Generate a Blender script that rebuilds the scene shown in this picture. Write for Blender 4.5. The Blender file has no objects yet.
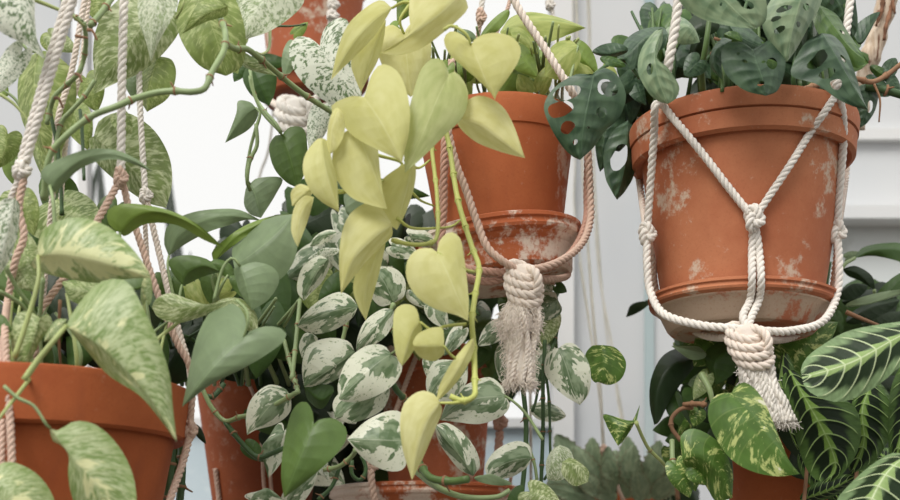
import bpy, math, random
from mathutils import Vector, Matrix, Quaternion
random.seed(7)
R = random.Random(11)
COL = bpy.context.scene.collection
F = 1250.0; HOR = 585.0; CZ = 1.0
PI = math.pi

XF = None
def at(px, py, Y):
    if XF: px = XF[0]+(px-XF[0])*XF[2]; py = XF[1]+(py-XF[1])*XF[2]
    return Vector(((px-450.0)*Y/F, Y, (HOR-py)*Y/F+CZ))
def lin(c):
    c = c/255.0
    return c/12.92 if c <= .04045 else ((c+.055)/1.055)**2.4
def rgb(r, g, b):
    return (lin(r), lin(g), lin(b), 1.0)

# ------------------------------------------------------------------ node helper
class NT:
    def __init__(s, name):
        m = bpy.data.materials.new(name); m.use_nodes = True
        s.m = m; s.t = m.node_tree; s.t.nodes.clear()
        s.out = s.t.nodes.new('ShaderNodeOutputMaterial')
    def n(s, typ, **kw):
        nd = s.t.nodes.new(typ)
        for k, v in kw.items(): setattr(nd, k, v)
        return nd
    def put(s, sock, v):
        if hasattr(v, 'is_linked') or isinstance(v, bpy.types.NodeSocket): s.t.links.new(v, sock)
        else: sock.default_value = v
    def math(s, op, a, b=0.0, clamp=False):
        nd = s.n('ShaderNodeMath', operation=op, use_clamp=clamp)
        s.put(nd.inputs[0], a); s.put(nd.inputs[1], b); return nd.outputs[0]
    def mix(s, f, a, b):
        nd = s.n('ShaderNodeMix', data_type='RGBA')
        s.put(nd.inputs[0], f); s.put(nd.inputs[6], a); s.put(nd.inputs[7], b); return nd.outputs[2]
    def noise(s, vec, scale, detail=3, rough=.5, dist=0.0):
        nd = s.n('ShaderNodeTexNoise'); nd.inputs['Scale'].default_value = scale
        nd.inputs['Detail'].default_value = detail; nd.inputs['Roughness'].default_value = rough
        nd.inputs['Distortion'].default_value = dist
        if vec is not None: s.t.links.new(vec, nd.inputs['Vector'])
        return nd.outputs[0]
    def step(s, v, lo, hi):
        nd = s.n('ShaderNodeMapRange', interpolation_type='SMOOTHSTEP')
        s.put(nd.inputs[0], v); nd.inputs[1].default_value = lo; nd.inputs[2].default_value = hi
        return nd.outputs[0]
    def comb(s, x, y, z):
        nd = s.n('ShaderNodeCombineXYZ')
        s.put(nd.inputs[0], x); s.put(nd.inputs[1], y); s.put(nd.inputs[2], z); return nd.outputs[0]
    def obj(s): return s.n('ShaderNodeTexCoord').outputs['Object']
    def finish(s, col, rough=.5, bump=None, bstr=.3, bdist=.001, spec=.5, trans=0.0, tcol=None):
        p = s.n('ShaderNodeBsdfPrincipled')
        s.put(p.inputs['Base Color'], col); s.put(p.inputs['Roughness'], rough)
        p.inputs['Specular IOR Level'].default_value = spec
        nrm = None
        if bump is not None:
            b = s.n('ShaderNodeBump'); b.inputs['Strength'].default_value = bstr
            b.inputs['Distance'].default_value = bdist
            s.t.links.new(bump, b.inputs['Height']); nrm = b.outputs[0]
            s.t.links.new(nrm, p.inputs['Normal'])
        o = p.outputs[0]
        if trans > 0:
            tr = s.n('ShaderNodeBsdfTranslucent'); s.put(tr.inputs[0], tcol if tcol is not None else col)
            mx = s.n('ShaderNodeMixShader'); mx.inputs[0].default_value = trans
            s.t.links.new(o, mx.inputs[1]); s.t.links.new(tr.outputs[0], mx.inputs[2]); o = mx.outputs[0]
        s.t.links.new(o, s.out.inputs[0])
        return s.m

def plain(name, col, rough=.6, var=.12, scale=30, bstr=.2, spec=.4, trans=0.0):
    t = NT(name); o = t.obj()
    f = t.noise(o, scale, 4)
    dark = tuple(c*(1-var) for c in col[:3])+(1,); light = tuple(min(1, c*(1+var)) for c in col[:3])+(1,)
    return t.finish(t.mix(t.step(f, .3, .7), dark, light), rough, t.noise(o, scale*6, 3), bstr, .0006, spec, trans)

# ------------------------------------------------------------------ leaf materials (UV: x = base->tip, y = midrib..edge)
def leafmat(kind, name):
    t = NT(name)
    uv = t.n('ShaderNodeTexCoord').outputs['UV']
    sep = t.n('ShaderNodeSeparateXYZ'); t.t.links.new(uv, sep.inputs[0])
    U, V = sep.outputs[0], sep.outputs[1]
    V = t.math('SUBTRACT', t.math('MULTIPLY', V, 2.0), 1.0)
    A = t.math('ABSOLUTE', V)
    rnd = t.n('ShaderNodeObjectInfo').outputs['Random']
    seed = t.math('MULTIPLY', rnd, 60.0)
    def c(su, sv, off=0.0): return t.comb(t.math('MULTIPLY', Us, su), t.math('MULTIPLY', V, sv), t.math('ADD', seed, off))
    nv = 7.0
    ph = t.math('SUBTRACT', t.math('MULTIPLY', U, nv), t.math('MULTIPLY', t.math('MULTIPLY', A, A), .7))
    Us = t.math('SUBTRACT', U, t.math('MULTIPLY', A, .22))
    fr = t.math('FRACT', ph)
    d = t.math('ABSOLUTE', t.math('SUBTRACT', fr, .5))           # 0 at vein
    vein = t.math('SUBTRACT', 1.0, t.step(d, .0, .07))
    mid = t.math('SUBTRACT', 1.0, t.step(A, .008, .035))
    soft = t.noise(c(3, 2, 3.3), 1.6, 3)
    fine = t.noise(c(30, 10, 9), 1.0, 4, .6)
    bump = t.math('ADD', t.math('MULTIPLY', t.step(d, .0, .25), .35), t.math('MULTIPLY', fine, .35))
    bump = t.math('SUBTRACT', bump, t.math('MULTIPLY', mid, 1.2))
    rough, trans, bs, spec = .42, .3, .2, .35
    if kind == 'neon_green':
        col = t.mix(t.step(soft, .25, .75), rgb(176, 186, 118), rgb(198, 204, 142)); col = t.mix(t.math('MULTIPLY', mid, .35), col, rgb(222, 226, 170)); trans = .33
    elif kind == 'neon':
        col = t.mix(t.step(soft, .25, .75), rgb(212, 208, 136), rgb(228, 225, 164))
        col = t.mix(t.math('MULTIPLY', rnd, .55), col, rgb(198, 200, 116))
        col = t.mix(t.math('MULTIPLY', mid, .35), col, rgb(234, 234, 180)); rough = .5; trans = .36; bs = .15
    elif kind == 'lime':
        col = t.mix(t.step(soft, .3, .7), rgb(150, 166, 84), rgb(186, 194, 116))
        col = t.mix(t.math('MULTIPLY', mid, .4), col, rgb(205, 210, 140)); trans = .35
    elif kind in ('marble', 'snow', 'speck', 'olive', 'pale'):
        g, w, lo, hi = {'marble': (rgb(136, 154, 92), rgb(204, 211, 168), .42, .66),
                        'snow': (rgb(112, 136, 92), rgb(226, 229, 212), .41, .50),
                        'pale': (rgb(150, 168, 120), rgb(216, 221, 196), .36, .60),
                        'speck': (rgb(138, 160, 92), rgb(196, 206, 154), .45, .58),
                        'olive': (rgb(136, 154, 82), rgb(186, 196, 132), .45, .7)}[kind]
        s1 = t.noise(c(32, 7) if kind in ('snow', 'pale') else c(26, 3.4), 1.0, 5, .62, .35)
        g2 = t.mix(t.step(soft, .3, .7), g, tuple(x*.72 for x in g[:3])+(1,))
        big = t.math('MULTIPLY', t.math('SUBTRACT', t.noise(c(3, 1.4, 5), 1.0, 2), .5), .35)
        col = t.mix(t.step(t.math('ADD', s1, big), lo, hi), g2, w)
        col = t.mix(t.math('MULTIPLY', mid, .35), col, w); rough = .45; trans = .3
    elif kind in ('golden', 'goldlight', 'goldpale'):
        s1 = t.noise(c(8, 1.3), 1.0, 4, .6, .4); s2 = t.noise(c(40, 4.5, 4), 1.0, 4, .6, .3)
        if kind == 'golden': g, y = rgb(88, 122, 50), rgb(190, 200, 124); th = .54
        else: g, y = rgb(142, 162, 102), rgb(216, 219, 160); th = .47
        col = t.mix(t.step(soft, .3, .7), g, tuple(x*.7 for x in g[:3])+(1,))
        col = t.mix(t.step(t.math('ADD', s1, t.math('MULTIPLY', t.math('SUBTRACT', s2, .5), .55)), th, th+.1), col, y)
        if kind != 'golden':
            lo_ = .47 if kind == 'goldlight' else .33  # goldpale widens the cream: real variegation plus sunlight put into the colour
            fl = t.noise(c(44, 4, 7), 1.0, 5, .65, .3)
            col = t.mix(t.step(fl, .38, .62), rgb(124, 148, 84), rgb(186, 198, 152))
            col = t.mix(t.math('MULTIPLY', t.step(A, .6, 1.0), .5), col, rgb(126, 150, 78))
            near = t.math('SUBTRACT', s1, t.math('MULTIPLY', A, .22))
            col = t.mix(t.math('MULTIPLY', t.step(near, lo_, lo_+.08), .85), col, rgb(224, 225, 172))
        else: col = t.mix(t.step(s1, .66, .72), col, rgb(232, 232, 205))
        col = t.mix(t.math('MULTIPLY', vein, .12), col, y); rough = .38; trans = .25
    elif kind == 'njoy':
        lowf = t.noise(c(3.2, 1.6), 1.0, 3, .6, .4)
        marg = t.math('ADD', t.math('MULTIPLY', A, .42), t.math('MULTIPLY', U, .06))
        f = t.math('SUBTRACT', t.math('ADD', t.math('MULTIPLY', lowf, 1.7), -.13), marg)
        isg = t.step(f, .43, .47)
        spk = t.step(t.noise(c(24, 9, 2), 1.0, 3, .6), .60, .66)
        gr = t.mix(t.step(soft, .4, .6), rgb(94, 116, 80), rgb(138, 154, 122))
        wh = t.mix(t.math('MULTIPLY', spk, .8), rgb(215, 217, 196), rgb(120, 142, 88))
        col = t.mix(isg, wh, gr); rough = .35; trans = .2
        col = t.mix(t.math('MULTIPLY', mid, .3), col, rgb(210, 215, 190))
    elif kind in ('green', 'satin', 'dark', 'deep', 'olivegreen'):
        g = {'green': rgb(86, 110, 54), 'satin': rgb(120, 138, 102), 'dark': rgb(38, 54, 30),  # dark also tints fill leaves, painting in the shade deep in the foliage
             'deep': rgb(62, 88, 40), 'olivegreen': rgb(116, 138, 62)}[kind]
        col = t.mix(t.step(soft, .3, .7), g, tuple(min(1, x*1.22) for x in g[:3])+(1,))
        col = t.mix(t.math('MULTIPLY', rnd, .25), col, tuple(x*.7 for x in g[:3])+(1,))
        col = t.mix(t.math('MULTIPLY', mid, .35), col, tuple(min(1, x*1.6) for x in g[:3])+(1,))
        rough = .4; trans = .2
    elif kind in ('monstera', 'monstera_pale', 'monstera_green'):
        g, h = {'monstera': (rgb(44, 68, 46), rgb(74, 98, 70)), 'monstera_pale': (rgb(100, 124, 92), rgb(138, 156, 120)),
                'monstera_green': (rgb(54, 84, 38), rgb(86, 114, 54))}[kind]
        col = t.mix(t.step(soft, .3, .7), g, h)
        col = t.mix(t.math('MULTIPLY', t.math('MAXIMUM', mid, t.math('MULTIPLY', vein, .3)), .4), col, tuple(min(1, x*1.5) for x in h[:3])+(1,))
        rough = .36; trans = .1; bs = .3; spec = .38
    elif kind in ('maranta', 'maranta_pale'):
        nn = 9.0
        ph = t.math('SUBTRACT', t.math('MULTIPLY', U, nn), t.math('MULTIPLY', t.math('MULTIPLY', A, A), 1.3))
        fr = t.math('FRACT', ph)
        d = t.math('ABSOLUTE', t.math('SUBTRACT', fr, .5))
        vein = t.math('SUBTRACT', 1.0, t.step(d, .02, .07))
        vein = t.math('MULTIPLY', vein, t.math('SUBTRACT', 1.0, t.step(A, .82, .95)))
        band = t.math('LESS_THAN', A, t.math('ADD', .05, t.math('MULTIPLY', t.math('FRACT', t.math('ADD', fr, .5)), .19)))
        blot = t.math('MULTIPLY', t.step(A, .08, .2), t.math('SUBTRACT', 1.0, t.step(t.math('ADD', A, t.math('MULTIPLY', d, .25)), .62, .84)))
        if kind == 'maranta': base, dk, lt, vn = rgb(72, 98, 46), rgb(16, 28, 14), rgb(106, 134, 62), rgb(140, 164, 102)
        else: base, dk, lt, vn = rgb(126, 150, 106), rgb(24, 40, 20), rgb(142, 166, 104), rgb(192, 206, 160)
        st = t.noise(t.comb(t.math('MULTIPLY', U, 60), t.math('MULTIPLY', V, 3), seed), 1.0, 3)
        base2 = t.mix(t.step(st, .3, .7), base, tuple(x*.78 for x in base[:3])+(1,))
        col = t.mix(t.math('MULTIPLY', blot, .95), base2, dk)
        col = t.mix(band, col, lt)
        col = t.mix(t.math('MAXIMUM', vein, mid), col, vn)
        bump = t.math('ADD', t.math('MULTIPLY', t.step(d, 0, .3), 1.0), t.math('MULTIPLY', st, .5))
        rough = .45; trans = .12; bs = .5; spec = .2
    elif kind == 'kalan':
        col = t.mix(t.step(soft, .35, .7), rgb(124, 144, 112), rgb(152, 168, 134))
        col = t.mix(t.math('MULTIPLY', t.step(A, .88, 1.0), .7), col, rgb(128, 92, 68)); trans = .05; rough = .5
    return t.finish(col, rough, bump, bs, .0012, spec, trans)

LM = {}
def leaf_material(k):
    if k not in LM: LM[k] = leafmat(k, k+'_leaf')
    return LM[k]

M_STEM_NEON = plain('neon_stem', rgb(190, 195, 108), .45, .08, trans=.15)
M_STEM_GREEN = plain('green_stem', rgb(138, 156, 108), .45, .18)
M_STEM_MID = plain('mid_green_stem', rgb(88, 112, 62), .45, .18)
M_STEM_DARK = plain('dark_stem', rgb(66, 92, 54), .45, .2)
M_STEM_YEL = plain('yellow_green_stem', rgb(164, 175, 112), .45, .12)
M_BROWN = plain('brown_node', rgb(146, 110, 82), .8, .3)
M_SOIL = plain('potting_soil', rgb(62, 48, 38), .95, .4, 90, .8)

# ------------------------------------------------------------------ mesh helpers
def mk(name, verts, faces, mats, parent=None, mi=None, uvs=None, smooth=True, sharp=0):
    me = bpy.data.meshes.new(name)
    me.from_pydata([tuple(v) for v in verts], [], faces); me.update()
    if not isinstance(mats, (list, tuple)): mats = [mats]
    for m in mats: me.materials.append(m)
    if smooth: me.polygons.foreach_set('use_smooth', [True]*len(me.polygons))
    if sharp: me.set_sharp_from_angle(angle=math.radians(sharp))
    if mi: me.polygons.foreach_set('material_index', mi)
    if uvs:
        l = me.uv_layers.new(name='UVMap')
        for lp in me.loops: l.data[lp.index].uv = uvs[lp.vertex_index]
    o = bpy.data.objects.new(name, me); COL.objects.link(o)
    if parent is not None:
        o.parent = parent
        o.matrix_parent_inverse = Matrix.Identity(4)
        # verts are given in world space: shift to the parent's frame
        off = chain(parent)
        if off.length > 0: me.transform(Matrix.Translation(-off))
    return o
def chain(p):
    v = Vector((0, 0, 0))
    while p is not None: v += p.location; p = p.parent
    return v
def thing(name, loc, label, cat, group=None):
    o = bpy.data.objects.new(name, None); COL.objects.link(o); o.location = loc
    o.empty_display_size = .02
    o['label'] = label; o['category'] = cat
    if group: o['group'] = group
    return o
def struct(name, verts, faces, m, smooth=False):
    o = mk(name, verts, faces, m, smooth=smooth); o['kind'] = 'structure'; return o
def boxvf(x0, x1, y0, y1, z0, z1):
    v = [(x, y, z) for x in (x0, x1) for y in (y0, y1) for z in (z0, z1)]
    f = [(0, 1, 3, 2), (4, 6, 7, 5), (0, 4, 5, 1), (2, 3, 7, 6), (0, 2, 6, 4), (1, 5, 7, 3)]
    return v, f

def crom(P, n):
    """resample a point list (tuples of any length) by Catmull-Rom, n+1 points evenly by arc length"""
    P = [tuple(map(float, p)) for p in P]
    if len(P) == 2: dense = [tuple(a+(b-a)*k/20 for a, b in zip(P[0], P[1])) for k in range(21)]
    else:
        dense = []
        E = [tuple(2*a-b for a, b in zip(P[0], P[1]))]+P+[tuple(2*a-b for a, b in zip(P[-1], P[-2]))]
        for i in range(1, len(E)-2):
            p0, p1, p2, p3 = E[i-1], E[i], E[i+1], E[i+2]
            for k in range(12):
                t = k/12.0
                dense.append(tuple(.5*((2*b)+(-a+c)*t+(2*a-5*b+4*c-d)*t*t+(-a+3*b-3*c+d)*t**3)
                                   for a, b, c, d in zip(p0, p1, p2, p3)))
        dense.append(P[-1])
    L = [0.0]
    for a, b in zip(dense, dense[1:]): L.append(L[-1]+math.dist(a, b))
    out = []; j = 0
    ns = n if isinstance(n, list) else [k/float(n) for k in range(n+1)]
    for f in ns:
        s = f*L[-1]
        while j < len(L)-2 and L[j+1] < s: j += 1
        while j > 0 and L[j] > s: j -= 1
        seg = L[j+1]-L[j]; t = 0 if seg < 1e-12 else (s-L[j])/seg
        out.append(tuple(a+(b-a)*t for a, b in zip(dense[j], dense[j+1])))
    return out

def frames(P):
    P = [Vector(p) for p in P]; n = len(P)
    T = [(P[min(i+1, n-1)]-P[max(i-1, 0)]).normalized() for i in range(n)]
    up = Vector((0, 1, 0)) if abs(T[0].y) < .9 else Vector((1, 0, 0))
    N = [(up-T[0]*up.dot(T[0])).normalized()]
    for i in range(1, n):
        v = N[-1]-T[i]*N[-1].dot(T[i])
        N.append(v.normalized() if v.length > 1e-6 else N[-1])
    return P, T, N, [t.cross(m) for t, m in zip(T, N)]

def tube_data(P, rad, seg=8, V=None, Fc=None, cap=True):
    V = [] if V is None else V; Fc = [] if Fc is None else Fc
    P, T, N, B = frames(P); b0 = len(V); n = len(P)
    for i in range(n):
        r = rad(i/(n-1)) if callable(rad) else rad
        for k in range(seg):
            a = 2*PI*k/seg
            V.append(P[i]+N[i]*(r*math.cos(a))+B[i]*(r*math.sin(a)))
    for i in range(n-1):
        for k in range(seg):
            a = b0+i*seg+k; b = b0+i*seg+(k+1) % seg
            Fc.append((a, b, b+seg, a+seg))
    if cap:
        Fc.append(tuple(b0+k for k in reversed(range(seg)))); Fc.append(tuple(b0+(n-1)*seg+k for k in range(seg)))
    return V, Fc

def rope_data(pts, r, V=None, Fc=None, pitch=None, strands=3, seg=7, fray=0.0):
    V = [] if V is None else V; Fc = [] if Fc is None else Fc
    pitch = pitch or 5.0*r
    L = sum((Vector(b)-Vector(a)).length for a, b in zip(pts, pts[1:]))
    n = max(6, int(L/pitch*9))
    P, T, N, B = frames(crom(pts, n))
    for s in range(strands):
        C = []
        for i in range(n+1):
            a = 2*PI*(i/n*L/pitch)+2*PI*s/strands
            ro = r*.52
            C.append(P[i]+N[i]*(ro*math.cos(a))+B[i]*(ro*math.sin(a)))
        tube_data(C, r*.56, seg, V, Fc)
    return V, Fc

# ------------------------------------------------------------------ leaves
HEART = [(.16, -.10), (.42, -.17), (.72, -.12), (.93, .03), (1.0, .20), (.95, .38), (.78, .58), (.52, .76), (.25, .90), (.08, .97)]
OVAL = [(.30, .02), (.62, .10), (.88, .24), (1.0, .42), (.95, .60), (.75, .77), (.45, .90), (.2, .97)]
def leaf(parent, kind, Y, mid, A=None, B=None, w1=None, w2=None, shape='h', bend=0.0, dY=0.0, arch=.10, cup=.18,
         st=None, sY=None, sr=1.6, smat=None, N=22, Mj=7, holes=None, serr=0, rip=None, sgnA=1, sgnB=1, curl=0.0, tipw=0.0, edge=None):
    base = mid[0]; tip = mid[-1]
    if rip is None: rip = {'monstera': .008, 'monstera_pale': .006, 'maranta': .008, 'maranta_pale': .007, 'neon': .0022}.get(kind, .0035)
    L = math.dist(base, tip); dx, dy = (tip[0]-base[0])/L, (tip[1]-base[1])/L
    p1 = (dy, -dx)
    if len(mid) == 2 and bend:
        mid = [base] + [(base[0]+dx*L*s+p1[0]*bend*L*4*s*(1-s), base[1]+dy*L*s+p1[1]*bend*L*4*s*(1-s)) for s in (.25, .5, .75)] + [tip]
    def outl(w, sg):
        H = {'h': HEART, 'o': OVAL}.get(shape, HEART)
        out = []
        for x, y in H:
            q = max(0, min(1, y)); bo = bend*L*4*q*(1-q)
            x = x*w*sg + bo
            out.append((base[0]+dx*L*y+p1[0]*x, base[1]+dy*L*y+p1[1]*x))
        return out
    if A is None: A = outl(w1, 1)
    if B is None: B = outl(w2, -1)
    if holes and N < 40: N, Mj = 44, 13
    us = [k/float(N) for k in range(N+1)]
    Cm = crom(mid, [u**1.12 for u in us]); 
    CA = crom([base]+list(A)+[tip], us); CB = crom([base]+list(B)+[tip], us)
    if serr:
        for Cc in (CA, CB):
            for i in range(1, N):
                k = 1+(.16 if (i % 3 == 1) else (-.06 if i % 3 == 0 else 0))
                Cc[i] = tuple(m+(c-m)*k for m, c in zip(Cm[i], Cc[i]))
    wa = max(math.dist(a, m) for a, m in zip(CA, Cm)); wb = max(math.dist(a, m) for a, m in zip(CB, Cm))
    W = max(wa, wb); fa = min(1.4, math.sqrt(max(0, W*W-wa*wa))/max(wa, 1)); fb = min(1.4, math.sqrt(max(0, W*W-wb*wb))/max(wb, 1))
    wob = R.uniform(0, 6.28); wa_ = R.uniform(.02, .05)
    verts = []; uvs = []; idx = {}
    m2 = Y/F
    for i in range(N+1):
        for j in range(-Mj, Mj+1):
            jj = abs(j)/Mj
            if (i == 0 or i == N) and j != 0:
                idx[(i, j)] = idx.get((i, 0)); continue
            C = CA if j > 0 else CB
            f = fa*sgnA if j > 0 else fb*sgnB
            x = Cm[i][0]+(C[i][0]-Cm[i][0])*jj; y = Cm[i][1]+(C[i][1]-Cm[i][1])*jj
            lw = math.dist(C[i], Cm[i])
            s = us[i]
            yy = Y + dY*s + m2*(f*lw*jj + cup*lw*jj*jj*1.0 + arch*L*(2*s-1)**2
                 + wa_*L*math.sin(s*9+wob+(1.5 if j > 0 else 0))*jj*jj + curl*L*jj**3 + rip*L*math.cos(2*PI*(s*7-.7*jj*jj))*math.sin(PI*min(1, jj*1.2)))
            idx[(i, j)] = len(verts); verts.append(at(x, y, yy)); uvs.append((s, .5+.5*j/Mj))
        if i in (0, N):
            for j in range(-Mj, Mj+1): idx[(i, j)] = idx[(i, 0)]
    faces = []
    dead = set()
    if holes:
        for (hu, hv, ru, rv) in holes:       # hu 0..1 along, hv -1..1 across, slant follows the lateral veins
            for i in range(N):
                for j in range(-Mj, Mj):
                    v = (j+.5)/Mj; u = (i+.5)/N-.12*(abs(v)-abs(hv))
                    if (u-hu)**2/ru**2+(v-hv)**2/rv**2 < 1: dead.add((i, j))
    for i in range(N):
        for j in range(-Mj, Mj):
            if (i, j) in dead: continue
            q = [idx[(i, j)], idx[(i, j+1)], idx[(i+1, j+1)], idx[(i+1, j)]]
            r = []
            for a in q:
                if a not in r: r.append(a)
            if len(r) > 2: faces.append(tuple(r))
    if holes:   # round the hole edges
        ec = {}
        for f in faces:
            for a, b in zip(f, f[1:]+f[:1]):
                k = (min(a, b), max(a, b)); ec[k] = ec.get(k, 0)+1
        outer = {idx[(i, s*Mj)] for i in range(N+1) for s in (-1, 1)}
        nb = {}
        for (a, b), c in ec.items():
            if c == 1 and not (a in outer and b in outer):
                nb.setdefault(a, []).append(b); nb.setdefault(b, []).append(a)
        for it in range(4):
            new = {}
            for a, l in nb.items():
                if a in outer or len(l) != 2: continue
                new[a] = verts[a]*.4+(verts[l[0]]+verts[l[1]])*.3
            for a, v in new.items(): verts[a] = v
    o = mk('leaf', verts, faces, leaf_material(kind), parent, uvs=uvs)
    if st:
        ys = sY if sY is not None else Y
        P = [at(*base, Y+dY*0+m2*arch*L)]
        for k, p in enumerate(st):
            t = (k+1)/len(st); P.append(at(p[0], p[1], Y+(ys-Y)*t+.001))
        P = crom([tuple(p) for p in P], 14)
        v, f = tube_data(P, lambda t: sr*Y/F*(.8+.35*t), 7)
        mk('leaf_stalk', v, f, smat or M_STEM_GREEN, o)
    return o

def vine(parent, pts, r, mat, nodes=True, seg=9, name='stem', nodemat=None):
    """pts: (px, py, Y); r in pixels"""
    P3 = [tuple(at(*p)) for p in pts]
    n = max(16, int(sum(math.dist(a, b) for a, b in zip(P3, P3[1:]))/.004))
    P = crom(P3, n); Ym = pts[0][2]; rr = r*Ym/F
    step = R.choice([7, 8, 9]); ph = R.randint(0, 5)
    V, Fc, mi = [], [], []
    tube_data(P, (lambda t: rr*(1 if nodes else 1.1-.45*t)*(1+(.35 if nodes and (int(round(t*n))+ph) % step == 0 else 0))), seg, V, Fc)
    mi = [0]*len(Fc)
    if nodes:
        Pf, T, N, B = frames(P)
        for i in range(2, n-1):
            if (i+ph) % step == 0:
                k0 = len(Fc); tube_data([Pf[i]-T[i]*rr*.35, Pf[i]-T[i]*rr*.1, Pf[i]+T[i]*rr*.1, Pf[i]+T[i]*rr*.35], lambda t: rr*(1.28+.2*math.sin(PI*t)), seg, V, Fc); mi += [1]*(len(Fc)-k0)
                a = R.uniform(0, 6.28); d = (N[i]*math.cos(a)+B[i]*math.sin(a))
                q = [Pf[i]+d*rr*.7, Pf[i]+d*rr*1.7+T[i]*rr*.6, Pf[i]+d*rr*(2.2+R.random())+T[i]*rr*1.2]
                k = len(Fc); tube_data(crom([tuple(x) for x in q], 4), lambda t: rr*(.4-.22*t), 5, V, Fc); mi += [1]*(len(Fc)-k)
    return mk(name, V, Fc, [mat, nodemat or M_BROWN], parent, mi=mi)

def fill(parent, kinds, box, n, Yr, Lr, ang=(0.3, 2.8), wr=(.36, .5), shape='h', **kw):
    x0, y0, x1, y1 = box
    for k in range(n):
        x = R.uniform(x0, x1); y = R.uniform(y0, y1); L = R.uniform(*Lr); a = R.uniform(*ang)
        b = (x-math.cos(a)*L/2, y-math.sin(a)*L/2); t = (x+math.cos(a)*L/2, y+math.sin(a)*L/2)
        W = L*R.uniform(*wr); q = R.uniform(.35, 1)
        ws = (W, W*q) if R.random() < .5 else (W*q, W)
        leaf(parent, R.choice(kinds), R.uniform(*Yr), [b, t], w1=ws[0], w2=ws[1], shape=shape, bend=R.uniform(-.08, .08),
             dY=R.uniform(-.012, .02), N=14, Mj=4, **kw)

# ------------------------------------------------------------------ terracotta
def terra(name, a, b, lime, limecol=(206, 192, 172), thr=.6, seed=0.0, grime=.25):
    t = NT(name); o = t.obj()
    mp = t.n('ShaderNodeMapping'); mp.inputs['Location'].default_value = (seed, seed*.7, seed*.3); t.t.links.new(o, mp.inputs[0]); o2 = mp.outputs[0]
    col = t.mix(t.step(t.noise(o2, 9, 5, .6), .3, .7), rgb(*a), rgb(*b))
    st = t.n('ShaderNodeMapping'); st.inputs['Scale'].default_value = (1, 1, .25); t.t.links.new(o2, st.inputs[0])
    col = t.mix(t.math('MULTIPLY', t.step(t.noise(st.outputs[0], 30, 4, .6), .52, .8), grime), col, rgb(120, 66, 46))
    big = t.noise(o2, 11, 3, .5); fine = t.noise(o2, 75, 5, .7)
    f = t.math('ADD', t.math('MULTIPLY', big, .6), t.math('MULTIPLY', fine, .4))
    col = t.mix(t.math('MULTIPLY', t.step(f, thr-.02, thr+.055), lime), col, rgb(*limecol))
    col = t.mix(t.math('MULTIPLY', t.step(t.noise(o2, 420, 4, .7), .5, .75), .35), col, tuple(x*.72 for x in rgb(*b)[:3])+(1,))
    col = t.mix(t.math('MULTIPLY', t.step(t.noise(o2, 130, 4, .7), .62, .75), lime*.35), col, rgb(*limecol))
    bump = t.math('ADD', t.noise(o2, 260, 4, .6), t.math('MULTIPLY', fine, .7))
    return t.finish(col, .78, bump, .25, .0008, .3)
T_RIGHT = terra('weathered_terracotta', (188, 122, 86), (168, 98, 66), .8, thr=.60, seed=6.9)
T_MID = terra('warm_terracotta', (182, 104, 62), (162, 84, 46), .5, thr=.60, seed=4.1)
T_LEFT = terra('deep_terracotta', (174, 94, 52), (152, 76, 38), .25, thr=.68, seed=7.7, grime=.5)
T_DARK = terra('old_terracotta', (150, 80, 46), (122, 60, 32), .2, thr=.60, seed=2.2)
T_LIMY = terra('lime_crusted_terracotta', (180, 104, 70), (160, 86, 56), .8, thr=.525, seed=5.5)
T_SAUCER = terra('limed_saucer', (190, 118, 86), (176, 100, 70), .85, (196, 178, 156), thr=.485, seed=3.1)
T_SAUCER_MID = terra('chalky_saucer', (184, 104, 64), (168, 86, 50), .9, (226, 212, 196), thr=.455, seed=9.0)

def lathe(prof, c, seg=96):
    V, Fc = [], []
    n = len(prof)
    for r, z in prof:
        for k in range(seg):
            a = 2*PI*k/seg; V.append(Vector((c[0]+r*math.cos(a), c[1]+r*math.sin(a), c[2]+z)))
    for i in range(n-1):
        for k in range(seg):
            a = i*seg+k; b = i*seg+(k+1) % seg; Fc.append((a, b, b+seg, a+seg))
    Fc.append(tuple(reversed(range(seg)))) ; Fc.append(tuple((n-1)*seg+k for k in range(seg)))
    return V, Fc

class Pot:
    pass
def pot(label, cx, Yc, R1, R2, R3, ztop, rimh, zbot, mat, group=None, groove=True, tilt=0.0, dx=0.0):
    """R1 rim radius, R2 body radius below the rim, R3 base radius; z absolute"""
    x = (cx-450)*Yc/F; H = ztop-zbot; w = .007
    p = Pot(); p.c = (x, Yc); p.z0 = zbot; p.z1 = ztop
    g = rimh
    prof = [(0.001, 0), (R3-.004, 0), (R3, .004), (R3+(R2-R3)*.33, (H-g)*.33), (R3+(R2-R3)*.66, (H-g)*.66), (R2, H-g-.002), (R2+.0005, H-g+.002),
            (R1-.006, H-g), (R1-.002, H-g+.0025)]
    if groove: prof += [(R1-.0008, H-g*.53), (R1-.0028, H-g*.515), (R1-.0028, H-g*.50), (R1+.0004, H-g*.48)]
    prof += [(R1+.0015, H-.006), (R1+.0005, H-.0015), (R1-.003, H), (R1-w, H-.002), (R2-w, H-g), (R3-w*.6, w), (0.001, w)]
    p.prof = [(zbot+z, r) for r, z in prof[1:-3]]
    root = thing('flower_pot', (x, Yc, zbot), label, 'flower pot', group)
    V, Fc = lathe(prof, (x, Yc, zbot))
    mk('pot_body', V, Fc, mat, root, sharp=33)
    rs = R2-w
    V, Fc = lathe([(.001, H-g-.03), (rs*.97, H-g-.03), (rs*.985, H-g*.8), (rs*.5, H-g*.75), (.001, H-g*.7)], (x, Yc, zbot), 48)
    mk('potting_soil', V, Fc, M_SOIL, root)
    root.rotation_euler = (0, tilt, 0)
    return p
def radius(p, z):
    pr = p.prof
    if z <= pr[0][0]: return pr[0][1]
    for (z0, r0), (z1, r1) in zip(pr, pr[1:]):
        if z0 <= z <= z1 and z1 > z0: return r0+(r1-r0)*(z-z0)/(z1-z0)
    return pr[-1][1]
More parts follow.
